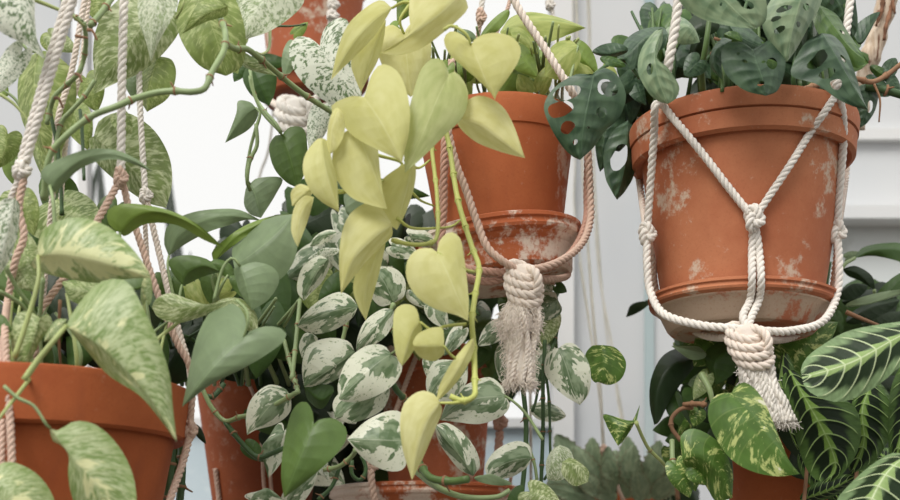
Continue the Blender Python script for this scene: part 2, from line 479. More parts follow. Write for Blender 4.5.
def on(p, px, py, off=.004, back=False):
    for k in range(400):
        Y = p.c[1]-.2+k*.0005
        q = at(px, py, Y)
        if math.hypot(q.x-p.c[0], q.y-p.c[1]) <= radius(p, q.z)+off: return q
        if Y >= p.c[1]: break
    return at(px, py, p.c[1])
def saucer(label, cx, Yc, Rs, Rb, ztop, h, mat, group=None, tilt=0.0, lip=None):
    x = (cx-450)*Yc/F; z0 = ztop-h
    root = thing('plant_saucer', (x, Yc, z0), label, 'plant saucer', group)
    prof = [(.001, 0), (Rb-.012, 0), (Rb-.010, -.001), (Rb-.003, 0), (Rb, .003), (Rs-.010, h*.52), (Rs-.006, h*.60), (Rs-.0055, h*.64), (Rs-.001, h*.70), (Rs, h*.76),
            (Rs-.001, h*.82), (Rs-.001, h*.86), (Rs+.001, h*.9), (Rs+.0008, h*.97), (Rs-.002, h), (Rs-.007, h*.98), (Rs-.012, h*.5), (Rb-.006, .007), (.001, .007)]
    V, Fc = lathe(prof, (x, Yc, z0))
    mi = [1 if 7 <= (i//96) <= 15 else 0 for i in range(96*(len(prof)-1))]+[0, 0]
    mk('saucer_dish', V, Fc, [mat, lip or mat], root, mi=mi, sharp=33)
    root.rotation_euler = (0, tilt, 0)
    s = Pot(); s.c = (x, Yc); s.prof = [(z0+z, r) for r, z in prof[4:14]]; s.z0 = z0
    return s

# ------------------------------------------------------------------ ropes
def cotton(name, c):
    t = NT(name); o = t.obj()
    n = t.noise(o, 700, 4, .7); m = t.noise(o, 60, 3)
    col = t.mix(t.step(m, .3, .7), rgb(*c), rgb(*[min(255, v*1.06) for v in c]))
    return t.finish(col, .95, n, .5, .0006, .1, .18)
C_WHITE = cotton('white_cotton', (234, 228, 219)); C_SHADED = cotton('shaded_pink_cotton', (214, 186, 168)); C_THIN = cotton('pale_string', (206, 203, 192))  # the pinkish cotton is pale rope with its shade painted into the colour
C_CREAM = cotton('cream_cotton', (234, 221, 208)); C_SHADED_DEEP = cotton('deep_shaded_pink_cotton', (200, 160, 142))  # the deeper pink likewise paints rope lying in shade

def hanger(label, loc, group=None):
    return thing('macrame_hanger', loc, label, 'plant hanger', group)
def rope(h, pts, r, mat=C_WHITE, name='rope'):
    """pts are (px,py,Y) or Vectors; r in metres"""
    P = [tuple(p) if isinstance(p, Vector) else tuple(at(*p)) for p in pts]
    V, Fc = rope_data(P, r)
    return mk(name, V, Fc, mat, h)
def knot(h, c, w, hgt, r, mat=C_WHITE, seed=0):
    """an overhand knot: a trefoil of rope about c"""
    c = c if isinstance(c, Vector) else at(*c)
    P = []
    n = 46
    for k in range(n+1):
        t = 2*PI*k/n+seed
        a = .62+.38*math.cos(3*t)
        P.append((c.x+(w/2-r)*a*math.cos(2*t)*1.05, c.y-.001+(w/2-r)*.62*math.sin(3*t), c.z+(hgt/2-r)*a*math.sin(2*t)))
    V, Fc = [], []
    rope_data(P, r, V, Fc)
    tube_data([(c.x, c.y, c.z-hgt*.36), (c.x, c.y, c.z-hgt*.1), (c.x, c.y, c.z+hgt*.1), (c.x, c.y, c.z+hgt*.36)], w*.22, 8, V, Fc)
    return mk('knot', V, Fc, mat, h)
def bundle_knot(h, top, bot, w, r, mat, turns=4):
    """thick wrapped knot between two points"""
    top, bot = Vector(top), Vector(bot); ax = bot-top; L = ax.length; d = ax.normalized()
    u = d.cross(Vector((0, 1, 0))).normalized(); v = d.cross(u)
    V, Fc = [], []
    P = []; n = turns*22
    for k in range(n+1):
        t = k/n; a = 2*PI*turns*t+.6
        rad = w/2-r+.12*w*math.sin(PI*t)-.05*w
        P.append(tuple(top+d*(L*(.05+.9*t)+.36*w*math.sin(a+.4))+u*rad*math.cos(a)+v*rad*.8*math.sin(a)))
    rope_data(P, r*1.25, V, Fc)
    # a crossing wrap and the core
    P = [tuple(top+d*(L*(.5-.42*math.cos(PI*t)))+u*(w*.5*math.sin(PI*t*1.0)*(1 if k < 1 else -1))*.8 - Vector((0, 1, 0))*(w*.42*math.sin(PI*t))) for k in (0,) for t in [i/14 for i in range(15)]]
    rope_data(P, r*1.2, V, Fc)
    tube_data(crom([tuple(top), tuple(bot)], 8), lambda t: w*.36*(.75+.25*math.sin(PI*t)), 12, V, Fc)
    return mk('gathering_knot', V, Fc, mat, h)
def tassel(h, path, widths, mat, nstr=12, nfib=260, rstr=.0019, fuzz=.012, zones=((.0, 1.0),)):
    """path list of (px,py,Y); widths in px at path points (half-width)"""
    P = [at(*p) for p in path]; Yr = path[0][2]
    n = 16
    C = crom([tuple(p)+(w*Yr/F,) for p, w in zip(P, widths)], n)
    V, Fc = [], []
    rr = random.Random(5)
    for s in range(nstr):
        a = 2*PI*s/nstr+rr.uniform(-.2, .2); q = rr.uniform(.55, .95); ph = rr.uniform(0, 6)
        pts = []
        end = rr.uniform(.92, 1.0)
        for i in range(n+1):
            t = i/n*end; j = t*n; k = min(int(j), n-1); f = j-k
            c = [x+(y-x)*f for x, y in zip(C[k], C[k+1])]
            w = c[3]*q
            pts.append((c[0]+w*math.cos(a+.5*math.sin(t*4+ph)), c[1]+w*.7*math.sin(a)+.0006*math.sin(t*20+ph), c[2]))
        rope_data(pts, rstr*rr.uniform(.85, 1.2), V, Fc, seg=5)
    tube_data([c[:3] for c in C[:-1]], lambda t: (C[min(n, int(t*n))][3])*.62, 10, V, Fc)
    mk('tassel', V, Fc, mat, h)
    V, Fc = [], []
    for s in range(nfib):
        z = rr.choice(zones); t = rr.uniform(*z); j = t*n; k = min(int(j), n-1); f = j-k
        c = [x+(y-x)*f for x, y in zip(C[k], C[k+1])]
        a = rr.uniform(0, 2*PI); w = c[3]*rr.uniform(.75, 1.0)
        p = Vector((c[0]+w*math.cos(a), c[1]+w*.8*math.sin(a), c[2]))
        d = Vector((math.cos(a), math.sin(a)*.8, rr.uniform(-.9, .3))); l = fuzz*rr.uniform(.4, 1.1)
        q = [p]; 
        for m in range(4):
            d = (d+Vector((rr.uniform(-.7, .7), rr.uniform(-.7, .7), rr.uniform(-.9, .35)))).normalized()
            q.append(q[-1]+d*l/4)
        tube_data(crom([tuple(x) for x in q], 7), .00028, 3, V, Fc, cap=False)
    mk('frayed_fibres', V, Fc, mat, h)['kind'] = 'stuff'


# ================================================================== THE SETTING
def wallmat(name, c, c2, blot=0.0, blotcol=(120, 122, 112)):
    t = NT(name); o = t.obj()
    col = t.mix(t.step(t.noise(o, 2.2, 3), .35, .7), rgb(*c), rgb(*c2))
    if blot: col = t.mix(t.math('MULTIPLY', t.step(t.noise(o, 14, 5, .65), .55, .72), blot), col, rgb(*blotcol))
    return t.finish(col, .7, t.noise(o, 160, 3), .15, .0006, .3)
W_WARM = wallmat('painted_boards', (202, 203, 203), (193, 197, 200))
W_BLUE = wallmat('weathered_boards', (214, 216, 212), (204, 209, 208), .5, (160, 162, 152))
W_TRIM = wallmat('trim_paint', (216, 215, 213), (206, 208, 208))
W_SEAM = wallmat('batten_paint', (158, 176, 178), (180, 192, 192))
W_MIST = wallmat('flaking_blue_paint', (190, 204, 210), (176, 192, 200), .6, (222, 228, 228))
def slab(name, x0, y0, x1, y1, Y, th, m):
    """upright slab whose front face spans the given frame rectangle at depth Y"""
    a = at(x0, y1, Y); b = at(x1, y0, Y)
    v, f = boxvf(a.x, b.x, Y, Y+th, a.z, b.z)
    return struct(name, v, f, m)
slab('wall_right', 570, -200, 1250, 700, 2.0, .06, W_WARM)
slab('wall_right_lower', 720, 216, 1250, 700, 1.99, .01, W_BLUE)
slab('wall_left', -350, -200, 60, 700, 2.0, .06, W_WARM)
slab('wall_back', 60, 420, 556, 700, 2.0, .06, W_MIST)
slab('trim_1', 553, -200, 574, 700, 1.975, .09, W_TRIM)      # window jamb
slab('trim_2', 720, 128, 1250, 139, 1.985, .016, W_TRIM)     # board edge
slab('trim_3', 720, 205, 1250, 218, 1.94, .06, W_TRIM)       # ledge
slab('trim_4', 645, -200, 654, 700, 1.992, .01, W_SEAM)      # batten
slab('trim_5', 60, 418, 556, 427, 1.985, .07, W_TRIM)       # window bottom rail
t = NT('window_glass')
tr = t.n('ShaderNodeBsdfTransparent'); tr.inputs[0].default_value = (.985, .99, .99, 1)
gl = t.n('ShaderNodeBsdfGlossy'); gl.inputs['Roughness'].default_value = .08
fz = t.n('ShaderNodeFresnel'); fz.inputs[0].default_value = 1.45
mx = t.n('ShaderNodeMixShader'); t.t.links.new(fz.outputs[0], mx.inputs[0]); t.t.links.new(tr.outputs[0], mx.inputs[1]); t.t.links.new(gl.outputs[0], mx.inputs[2])
t.t.links.new(mx.outputs[0], t.out.inputs[0])
a, b = at(60, 420, 2.03), at(556, -200, 2.03)
v, f = boxvf(a.x, b.x, 2.03, 2.034, a.z, b.z)
struct('window_1', v, f, t.m)
slab('trim_6', 78, -200, 87, 420, 2.005, .03, W_TRIM)       # glazing bar

# a plant outdoors seen dim through the pane
sp = thing('strap_leaf_plant', at(130, 430, 2.5), 'blurred dark strap-leaved plant outdoors behind the window glass', 'plant')
for (bx, by, tx, ty, w) in ((88, 330, 99, 158, 5), (128, 330, 100, 152, 6), (196, 330, 168, 160, 7), (215, 380, 190, 250, 6), (110, 380, 118, 240, 5)):
    leaf(sp, 'dark', 2.5, [(bx, by), (tx, ty)], w1=w, w2=w*.9, shape='o', bend=.04, N=12, Mj=3)

M_FLOOR = plain('deck_boards', rgb(96, 88, 80), .8, .2, 6)
v, f = boxvf(-1.5, 1.5, -1.5, 2.06, -.05, 0.0); struct('floor', v, f, M_FLOOR)
# ================================================================== POTS
potR = pot('large terracotta pot hung at the right in white rope, lime scabs on its rim', 742, 1.20, .1065, .0945, .0745, .4394+CZ, .0385, .262+CZ, T_RIGHT)
sauR = saucer('deep lime-stained saucer slung in white rope under the large right pot', 741.5, 1.20, .0885, .071, .2758+CZ, .034, T_SAUCER, tilt=.02, lip=T_RIGHT)
potM = pot('plain terracotta pot in the middle, behind the yellow-green leaves', 501, 1.25, .0785, .0745, .058, .464+CZ, .030, .325+CZ, T_MID, groove=False, tilt=-.035)
sauM = saucer('tilted saucer crusted with white chalk under the middle pot', 503, 1.25, .0825, .070, .350+CZ, .047, T_SAUCER_MID, tilt=-.11)
potU = pot('scuffed terracotta pot hanging high behind the leaves at top left of the middle', 312, 1.60, .075, .0665, .053, .7925+CZ, .032, .632+CZ, T_LIMY)
sauU = saucer('dark brown saucer under the high-hung scuffed pot, seen from below', 312, 1.60, .072, .062, .650+CZ, .034, T_DARK)
potL = pot('big smooth terracotta pot filling the bottom left corner', 34, 1.05, .1285, .1145, .078, .1656+CZ, .0445, -.075+CZ, T_LEFT, groove=False)
potS = pot('dark terracotta pot just right of the big bottom left pot', 262, 1.50, .087, .080, .052, .285+CZ, .03, .05+CZ, T_DARK, groove=False)
potK = pot('lime-streaked terracotta pot at bottom centre behind white-edged leaves', 436, 1.45, .074, .064, .053, .268+CZ, .03, .096+CZ, T_LIMY)
sauK = saucer('wide flaking saucer at the bottom centre edge of the picture', 426, 1.45, .112, .094, .112+CZ, .04, T_SAUCER_MID)
potP = pot('shaded terracotta pot at bottom right beneath the rope tassel', 785, 1.38, .072, .067, .050, .175+CZ, .025, .01+CZ, T_LEFT, groove=False)
potC = pot('small orange pot whose rim just shows at the bottom under the toothed succulent', 617, 1.70, .062, .055, .042, .121+CZ, .026, .02+CZ, T_LEFT, groove=False)

# ================================================================== MACRAME HANGERS
def sling(h, p):
    for k in range(4):
        a = PI/4+k*PI/2; P = []
        for z in (.085, .05, .02):
            q = radius(p, p.z0+z)+.003; P.append(Vector((p.c[0]+q*math.cos(a), p.c[1]+q*math.sin(a), p.z0+z)))
        q = p.prof[0][1]*.6; P += [Vector((p.c[0]+q*math.cos(a), p.c[1]+q*math.sin(a), p.z0-.005)), Vector((p.c[0], p.c[1], p.z0-.012))]
        rope(h, P, .003, C_SHADED)
    knot(h, Vector((p.c[0], p.c[1], p.z0-.02)), .022, .026, .0035, C_SHADED)
r1 = .0037
h = hanger('white rope hanger with a fat tassel slung around the large right pot', at(743, 350, 1.1))
kf = on(potR, 754, 219, .006)
rt = on(potR, 838, 92, .004); lt = on(potR, 662, 104, .004)
rope(h, [(684, -60, 1.10), (676, 20, 1.10), (667, 72, 1.10), lt], r1*1.15)
rope(h, [(856, -60, 1.14), (848, 20, 1.13), (840, 70, 1.125), rt], r1)
rope(h, [lt, on(potR, 673, 118, .005), on(potR, 684, 131, .005), on(potR, 706, 158, .009), on(potR, 729, 188, .0065), kf], r1*.92)
rope(h, [rt, on(potR, 824, 113, .005), on(potR, 810, 133, .005), on(potR, 792, 162, .009), on(potR, 772, 192, .0065), kf], r1*.92)
mk_l = at(647, 234, 1.165); mk_r = at(837, 232, 1.165)
rope(h, [lt, (655, 107, 1.115), (654, 135, 1.135), (650, 190, 1.155), mk_l], r1)
rope(h, [rt, (843, 118, 1.125), (843, 150, 1.14), (839, 195, 1.155), mk_r], r1)
rope(h, [(640, 118, 1.25), (636, 150, 1.26), (642, 200, 1.22), mk_l], r1*.9, C_CREAM)
rope(h, [(850, 130, 1.25), (846, 175, 1.25), (841, 210, 1.20), mk_r], r1*.9, C_CREAM)
knot(h, at(839, 86, 1.105), .017, .018, .0036); knot(h, kf, .020, .028, .0037); knot(h, mk_l, .0185, .025, .0036); knot(h, mk_r, .0185, .027, .0036)
gk = at(748, 330, 1.10)
rope(h, [kf, on(potR, 752, 250, .004), on(sauR, 752, 278, .004), on(sauR, 750, 300, .004), (743, 316, 1.108), gk], r1*.95)
rope(h, [kf, on(potR, 759, 250, .004), on(sauR, 761, 278, .004), on(sauR, 759, 300, .004), (751, 318, 1.108), gk], r1*.95)
rope(h, [mk_l, (647, 262, 1.16), (650, 290, 1.155), (664, 314, 1.13), (700, 325, 1.11), (733, 328, 1.10), gk], r1)
rope(h, [mk_r, (839, 262, 1.16), (837, 295, 1.155), (822, 322, 1.13), (790, 331, 1.11), (764, 331, 1.10), gk], r1)
rope(h, [mk_l, (652, 258, 1.2), (660, 300, 1.23), (700, 334, 1.2), (745, 338, 1.13)], r1*.9, C_CREAM)
rope(h, [mk_r, (836, 262, 1.2), (826, 310, 1.23), (790, 338, 1.2), (752, 338, 1.13)], r1*.9, C_CREAM)
bundle_knot(h, at(743, 327, 1.10), at(756, 366, 1.10), .033, .0032, C_CREAM, 4)
tassel(h, [(753, 357, 1.10), (758, 380, 1.10), (768, 402, 1.10), (782, 427, 1.10)], [14, 18, 20, 17], C_WHITE, 26, 240, .0028, .007, zones=((.0, .4), (.85, 1.0), (.93, 1.0)))

h = hanger('cotton hanger, shade tinted pink into its ropes, with a frayed tassel slung under the middle pot', at(520, 290, 1.16))
r2 = .0036
gm = at(522, 272, 1.15)
rope(h, [(490, -60, 1.17), (514, 0, 1.165), (546, 50, 1.16), (573, 94, 1.165), on(potM, 580, 110, .004), (588, 150, 1.21)], r2, C_CREAM)
rope(h, [(588, 150, 1.21), (590, 190, 1.22), (590, 222, 1.215), (580, 246, 1.19), (556, 263, 1.16), gm], r2, C_SHADED)
rope(h, [(588, 150, 1.225), (587, 190, 1.235), (586, 222, 1.225), (572, 252, 1.2), (548, 268, 1.17), gm], r2, C_SHADED_DEEP)
rope(h, [(452, 60, 1.15), (447, 118, 1.15), (455, 160, 1.15), (466, 190, 1.15), (478, 225, 1.145), (488, 248, 1.14), (504, 262, 1.14), gm], r2, C_SHADED)
rope(h, [(446, 118, 1.17), (444, 160, 1.165), (444, 205, 1.165), (443, 245, 1.165), (462, 266, 1.15), (495, 272, 1.15), gm], r2, C_SHADED_DEEP)
rope(h, [(446, 160, 1.19), (440, 215, 1.2), (446, 262, 1.18), (480, 281, 1.16), (515, 277, 1.155)], r2, C_SHADED_DEEP)
rope(h, [(560, 262, 1.30), (568, 274, 1.25), (556, 279, 1.19), (525, 278, 1.155)], r2*.9, C_SHADED)
bundle_knot(h, at(522, 266, 1.15), at(525, 304, 1.15), .032, .0034, C_CREAM, 4)
tassel(h, [(523, 298, 1.15), (519, 322, 1.15), (519, 346, 1.15), (520, 388, 1.15)], [14, 22, 17, 14], cotton('fluffed_cotton', (244, 232, 220)), 18, 1500, .0026, .0085, zones=((.08, .5), (.08, .45), (.5, 1.0), (.9, 1.0)))

h = hanger('white knotted cord hanger of the yellow-green leaved plant at the top, ending in small knots', at(481, 17, 1.3))
rope(h, [(484, -60, 1.3), (483, -10, 1.3), (481, 12, 1.3)], .0030, C_WHITE); knot(h, (481, 17, 1.3), .0125, .020, .0026, C_SHADED)
rope(h, [(480, 24, 1.3), (476, 48, 1.31), (470, 90, 1.32)], .0024, C_SHADED)
rope(h, [(552, -60, 1.42), (551, 0, 1.42)], .0026, C_WHITE); knot(h, (550, 5, 1.42), .013, .016, .0027, C_WHITE)
rope(h, [(552, 8, 1.42), (555, 30, 1.42), (560, 60, 1.40)], .0024, C_WHITE)
rope(h, [(515, -60, 1.35), (510, 0, 1.34), (496, 34, 1.33), (484, 70, 1.32)], .0022, C_SHADED)

h = hanger('thick white knotted hanger around the high-hung scuffed pot', at(297, 118, 1.5))
def U(x, y): return (x, y, 1.52)
rope(h, [(335, -60, 1.5), (334, -8, 1.5)], .004, C_WHITE)
for k, yy in enumerate((-6, 5, 16)): knot(h, (334-k*.8, yy, 1.5), .0175, .017, .0036, C_WHITE, k)
rope(h, [(331, 22, 1.5), (330, 60, 1.515), (322, 92, 1.50), (300, 108, 1.48)], .004, C_WHITE)
rope(h, [(258, 60, 1.6), (262, 90, 1.57), (278, 106, 1.52), (297, 108, 1.49)], .004, C_CREAM)
rope(h, [(363, 62, 1.6), (358, 88, 1.57), (335, 104, 1.53), (300, 110, 1.49)], .004, C_CREAM)
bundle_knot(h, at(296, 101, 1.48), at(299, 134, 1.48), .046, .0046, C_WHITE, 3)

h = hanger('white rope hanger with three knots hanging down to the big bottom left pot', at(22, 172, 1.0))
rope(h, [(92, -60, .96), (67, 20, .97), (37, 122, .98), (26, 162, .985)], .0034, C_WHITE)
rope(h, [(86, -60, .965), (61, 20, .975), (32, 122, .985), (21, 162, .99)], .0034, C_WHITE)
knot(h, (22, 171, .985), .0165, .018, .0034, C_WHITE)
rope(h, [(20, 176, .985), (10, 200, .99), (0, 222, 1.0), (-14, 260, 1.0)], .0026, C_WHITE)
rope(h, [(24, 178, .985), (19, 208, .985), (24, 236, .985), (15, 262, .985), (8, 300, .99), (5, 330, .95), (7, 375, .93), (10, 420, .925), (12, 466, .92)], .0030, C_SHADED)
rope(h, [(4, 330, .955), (2, 375, .935), (2, 440, .925), (0, 520, .92)], .0028, C_SHADED)
rope(h, [(126, -60, 1.04), (124, 0, 1.04), (122, 80, 1.04), (121, 170, 1.04)], .0036, C_WHITE)
knot(h, (121, 178, 1.04), .0135, .021, .0030, C_SHADED)
rope(h, [(118, 184, 1.04), (98, 220, 1.03), (76, 262, 1.02), (58, 286, 1.02), (42, 314, 1.02), (34, 370, 1.03)], .0030, C_SHADED)
rope(h, [(124, 186, 1.05), (129, 208, 1.05), (142, 247, 1.05), (159, 297, 1.05), (176, 340, 1.05), (192, 374, 1.055), (190, 425, 1.055)], .0030, C_SHADED)
rope(h, [(139, -60, 1.10), (139, 60, 1.10), (141, 125, 1.10), (145, 188, 1.10)], .0027, C_WHITE)
knot(h, (146, 196, 1.10), .0135, .017, .0028, C_WHITE)
rope(h, [(147, 202, 1.10), (158, 248, 1.10), (168, 290, 1.09), (180, 335, 1.08), (190, 372, 1.07), (191, 425, 1.06)], .0028, C_CREAM)
rope(h, [(144, 202, 1.11), (146, 240, 1.12), (150, 300, 1.13)], .0022, C_CREAM)
sling(h, potL)
rope(h, [(100, -60, 1.06), (85, 0, 1.06), (72, 70, 1.06), (57, 125, 1.06), (52, 200, 1.07), (40, 330, 1.1)], .0026, C_CREAM)
rope(h, [(94, -60, 1.08), (82, 60, 1.08), (68, 125, 1.08), (60, 210, 1.09)], .0022, C_CREAM)
knot(h, (190.5, 430, 1.055), .0135, .021, .0030, C_SHADED)
rope(h, [(190, 436, 1.055), (182, 465, 1.04), (170, 500, 1.02), (150, 560, .99)], .0032, C_SHADED)

h = hanger('rope hanger, pinkish shade tinted into it, tied around the lime-streaked bottom centre pot', at(371, 465, 1.33))
rope(h, [(432, 320, 1.37), (417, 355, 1.37), (408, 378, 1.37), (397, 408, 1.36), (384, 440, 1.35), (372, 462, 1.34)], .0028, C_SHADED)
rope(h, [(371, 470, 1.335), (372, 485, 1.335), (377, 510, 1.34), (390, 560, 1.36)], .0040, C_SHADED)
knot(h, (371, 466, 1.34), .018, .017, .0036, C_SHADED)
rope(h, [(502, 300, 1.42), (500, 380, 1.41), (500, 412, 1.41)], .0028, C_SHADED_DEEP)
knot(h, (500, 422, 1.41), .019, .023, .0040, C_SHADED_DEEP)
rope(h, [(500, 432, 1.41), (498, 455, 1.405), (497, 500, 1.40), (490, 560, 1.38)], .0048, C_SHADED_DEEP)

h = hanger('thin crossed cords tied over the dark pot right of the big left pot', at(262, 420, 1.40))
rope(h, [(236, 350, 1.42), (244, 375, 1.41), (254, 396, 1.40), (261, 425, 1.405), (262, 450, 1.41), (264, 487, 1.42), (268, 540, 1.44)], .0020, C_SHADED)
sling(h, potS)
rope(h, [(276, 350, 1.42), (270, 375, 1.41), (264, 396, 1.40), (267, 425, 1.405), (269, 450, 1.41), (271, 487, 1.42), (276, 540, 1.44)], .0020, C_SHADED)

h = hanger('thin pale cord with a single knot in front of the toothed succulent', at(604, 450, 1.6))
rope(h, [(575, -60, 1.62), (580, 120, 1.62), (592, 300, 1.61), (600, 384, 1.60), (603, 445, 1.60)], .0021, C_THIN)
rope(h, [(580, 262, 1.64), (592, 342, 1.63), (600, 400, 1.60), (604, 445, 1.6)], .0018, C_THIN)
knot(h, (604, 450, 1.6), .012, .016, .0024, C_SHADED)
sling(h, potC)
rope(h, [(604, 455, 1.6), (603, 476, 1.62), (601, 500, 1.63)], .0022, C_SHADED)
rope(h, [(606, 455, 1.6), (614, 478, 1.6), (625, 504, 1.60), (640, 540, 1.62)], .0026, C_SHADED)
h = hanger('pair of fine blurred strings hanging beside the pale wall', at(620, 400, 1.85))
rope(h, [(585, -60, 1.88), (590, 60, 1.88), (597, 250, 1.88), (612, 347, 1.87), (618, 400, 1.86), (627, 452, 1.85), (632, 520, 1.85)], .0018, C_THIN)
rope(h, [(588, -60, 1.9), (594, 160, 1.9), (605, 320, 1.88), (618, 390, 1.87), (629, 450, 1.86)], .0014, C_THIN)
rope(h, [(572, -60, 1.9), (575, 150, 1.9), (575, 215, 1.9), (592, 342, 1.89)], .0014, C_THIN)
h = hanger('fine white string hanging free in front of the bright window', at(245, 240, 1.8))
rope(h, [(284, -60, 1.75), (272, 125, 1.78), (260, 175, 1.8), (246, 226, 1.8), (236, 262, 1.8)], .0018, C_THIN)
h = hanger('pale string behind the trailing white-edged stems near the frayed tassel', at(531, 420, 1.52))
rope(h, [(527, 280, 1.52), (530, 375, 1.52), (531, 482, 1.52), (530, 540, 1.52)], .0019, C_THIN)
rope(h, [(514, 455, 1.5), (508, 500, 1.5), (504, 540, 1.5)], .0022, C_SHADED)

# ================================================================== PLANTS
def plant(kind, c, label): return thing(kind, at(*c), label, 'plant')

# ---------- yellow-green trailing plant in the middle pot
P = plant('pothos', (495, 95, 1.2), 'yellow-green heart-leaved vine spilling over the left side of the middle pot')
n = 'neon'; S = M_STEM_NEON
leaf(P, n, 1.03, [(392, 8), (372, 22), (352, 45), (331, 80)], [(385, 20), (376, 34), (362, 50), (345, 66)], [(380, 0), (360, 12), (346, 28), (337, 52)], st=[(404, 2), (416, 4)], smat=S, arch=.2)
leaf(P, n, 1.045, [(386, 20), (372, 55), (361, 92)], [(384, 38), (378, 60), (366, 82)], [(374, 25), (360, 42), (351, 62), (355, 78)], dY=.01)
leaf(P, n, 1.0, [(462, -8), (440, 14), (412, 34), (380, 53)], [(468, 6), (464, 14), (444, 32), (422, 48), (400, 55)], [(430, -22), (412, -8), (409, 12), (410, 28), (404, 40), (392, 49)], arch=.22)
leaf(P, n, 1.06, [(404, 34), (411, 97)], w1=26, w2=28, arch=.15, st=[(400, 20), (410, 4)], smat=S)
leaf(P, n, .97, [(364, 97), (378, 118), (392, 142), (402, 163)], [(372, 74), (382, 64), (396, 70), (405, 86), (410, 110), (409, 132), (405, 150)],
     [(352, 96), (336, 102), (331, 109), (340, 122), (356, 138), (378, 150), (393, 157)], dY=-.01)
leaf(P, 'neon_green', .99, [(449, 74), (437, 100), (421, 138), (405, 173)], [(456, 72), (466, 85), (468, 100), (462, 118), (444, 136), (424, 156)],
     [(444, 62), (434, 58), (422, 68), (414, 90), (407, 120), (404, 150)], dY=-.02)
leaf(P, n, .98, [(471, 45), (478, 62), (486, 82), (495, 100)], [(476, 38), (490, 33), (508, 35), (520, 46), (519, 60), (508, 78), (498, 92)],
     [(464, 36), (452, 31), (444, 38), (448, 52), (462, 66), (478, 80), (490, 92)], st=[(466, 34), (452, 26), (444, 30)], smat=S)
leaf(P, n, 1.0, [(461, 118), (482, 126), (503, 142), (525, 158)], [(464, 104), (476, 96), (490, 98), (504, 108), (514, 126), (521, 146)],
     [(456, 118), (460, 128), (476, 142), (498, 151), (512, 155)], st=[(452, 122), (446, 130), (440, 128)], smat=S)
leaf(P, n, .98, [(322, 138), (324, 160), (330, 186), (339, 212)], [(328, 142), (332, 160), (337, 180), (338, 196)],
     [(316, 140), (305, 155), (303, 172), (310, 190), (322, 202), (332, 208)], arch=.12)
leaf(P, n, .985, [(338, 108), (332, 130), (330, 154)], w1=8, w2=9, shape='o', bend=.05)
leaf(P, n, .99, [(356, 128), (366, 152), (378, 182), (387, 209)], [(366, 128), (377, 146), (380, 170), (383, 192)],
     [(346, 131), (335, 144), (332, 164), (338, 182), (352, 198), (370, 205)])
leaf(P, n, 1.01, [(412, 160), (408, 185), (402, 208), (397, 230)], [(416, 168), (414, 188), (406, 212)], [(404, 164), (386, 176), (368, 194), (364, 204), (374, 216), (388, 224)], dY=.01)
leaf(P, n, 1.0, [(314, 197), (305, 206), (299, 224), (298, 247)], [(312, 206), (308, 220), (302, 236)], [(304, 196), (294, 208), (291, 228), (294, 240)])
leaf(P, n, 1.01, [(312, 188), (302, 196), (292, 206)], [(312, 194), (302, 204)], [(300, 184), (291, 192)], shape='o', st=[(330, 190), (350, 192)], smat=S)
leaf(P, n, 1.0, [(392, 224), (372, 240), (352, 262), (341, 294)], [(392, 236), (382, 246), (366, 262), (350, 282)],
     [(380, 206), (366, 203), (350, 214), (342, 232), (339, 258), (340, 280)], arch=.12)
leaf(P, n, 1.02, [(386, 238), (374, 262), (366, 292), (366, 321)], [(384, 252), (378, 278), (370, 306)], [(372, 246), (358, 268), (353, 288), (358, 306)], dY=.01)
leaf(P, n, .97, [(437, 252), (446, 270), (457, 295), (468, 321)], [(440, 240), (450, 232), (460, 238), (464, 256), (467, 280), (469, 304)],
     [(430, 248), (416, 250), (407, 262), (407, 280), (418, 298), (438, 310), (456, 315)], st=[(452, 262), (466, 270), (474, 272)], smat=S, sY=.995)
leaf(P, n, .98, [(420, 322), (412, 332), (407, 348), (402, 366)], [(422, 330), (417, 344), (409, 358)], [(416, 308), (405, 304), (395, 310), (393, 326), (394, 344), (397, 358)],
     st=[(432, 330), (446, 326), (466, 324)], smat=S, sY=1.0)
leaf(P, n, .975, [(444, 346), (430, 346), (414, 346)], [(444, 354), (434, 361), (421, 358), (414, 350)], [(444, 338), (442, 328), (430, 328), (418, 334), (413, 342)],
     st=[(452, 356), (464, 362), (474, 358)], smat=S, sY=1.0)
leaf(P, n, .97, [(440, 403), (428, 420), (418, 448), (412, 480)], [(442, 412), (434, 432), (424, 456), (416, 472)], [(434, 394), (420, 391), (405, 402), (400, 420), (402, 446), (408, 468)],
     st=[(452, 403), (462, 402)], smat=S, sY=.98)
leaf(P, n, .985, [(474, 338), (462, 362), (446, 388), (436, 402)], [(474, 350), (464, 372), (450, 390)], [(468, 342), (452, 362), (440, 384)])
lk = 'lime'
leaf(P, lk, 1.20, [(500, 32), (528, 22), (558, 22), (586, 28)], [(510, 18), (528, 12), (550, 15), (570, 21)], [(505, 40), (525, 48), (550, 42), (570, 34)])
leaf(P, lk, 1.17, [(578, 46), (564, 56), (545, 76)], [(581, 58), (574, 72), (560, 80)], [(570, 40), (556, 43), (546, 56)], st=[(570, 80)])
leaf(P, 'olivegreen', 1.21, [(574, 48), (584, 60), (598, 74)], w1=12, w2=10)
leaf(P, lk, 1.19, [(512, 36), (524, 40), (538, 54)], w1=12, w2=9); leaf(P, 'olivegreen', 1.18, [(516, 50), (526, 62), (537, 77)], w1=11, w2=14)
leaf(P, 'olivegreen', 1.16, [(509, 10), (492, 26), (479, 40)], w1=7, w2=5, shape='o')
leaf(P, 'satin', 1.2, [(476, 40), (456, 31)], w1=5, w2=6, shape='o')
leaf(P, lk, 1.2, [(590, 78), (574, 58), (560, 64)], w1=10, w2=10); leaf(P, lk, 1.2, [(540, 90), (552, 62)], w1=9, w2=8); leaf(P, lk, 1.2, [(528, 92), (518, 74)], w1=9, w2=10)
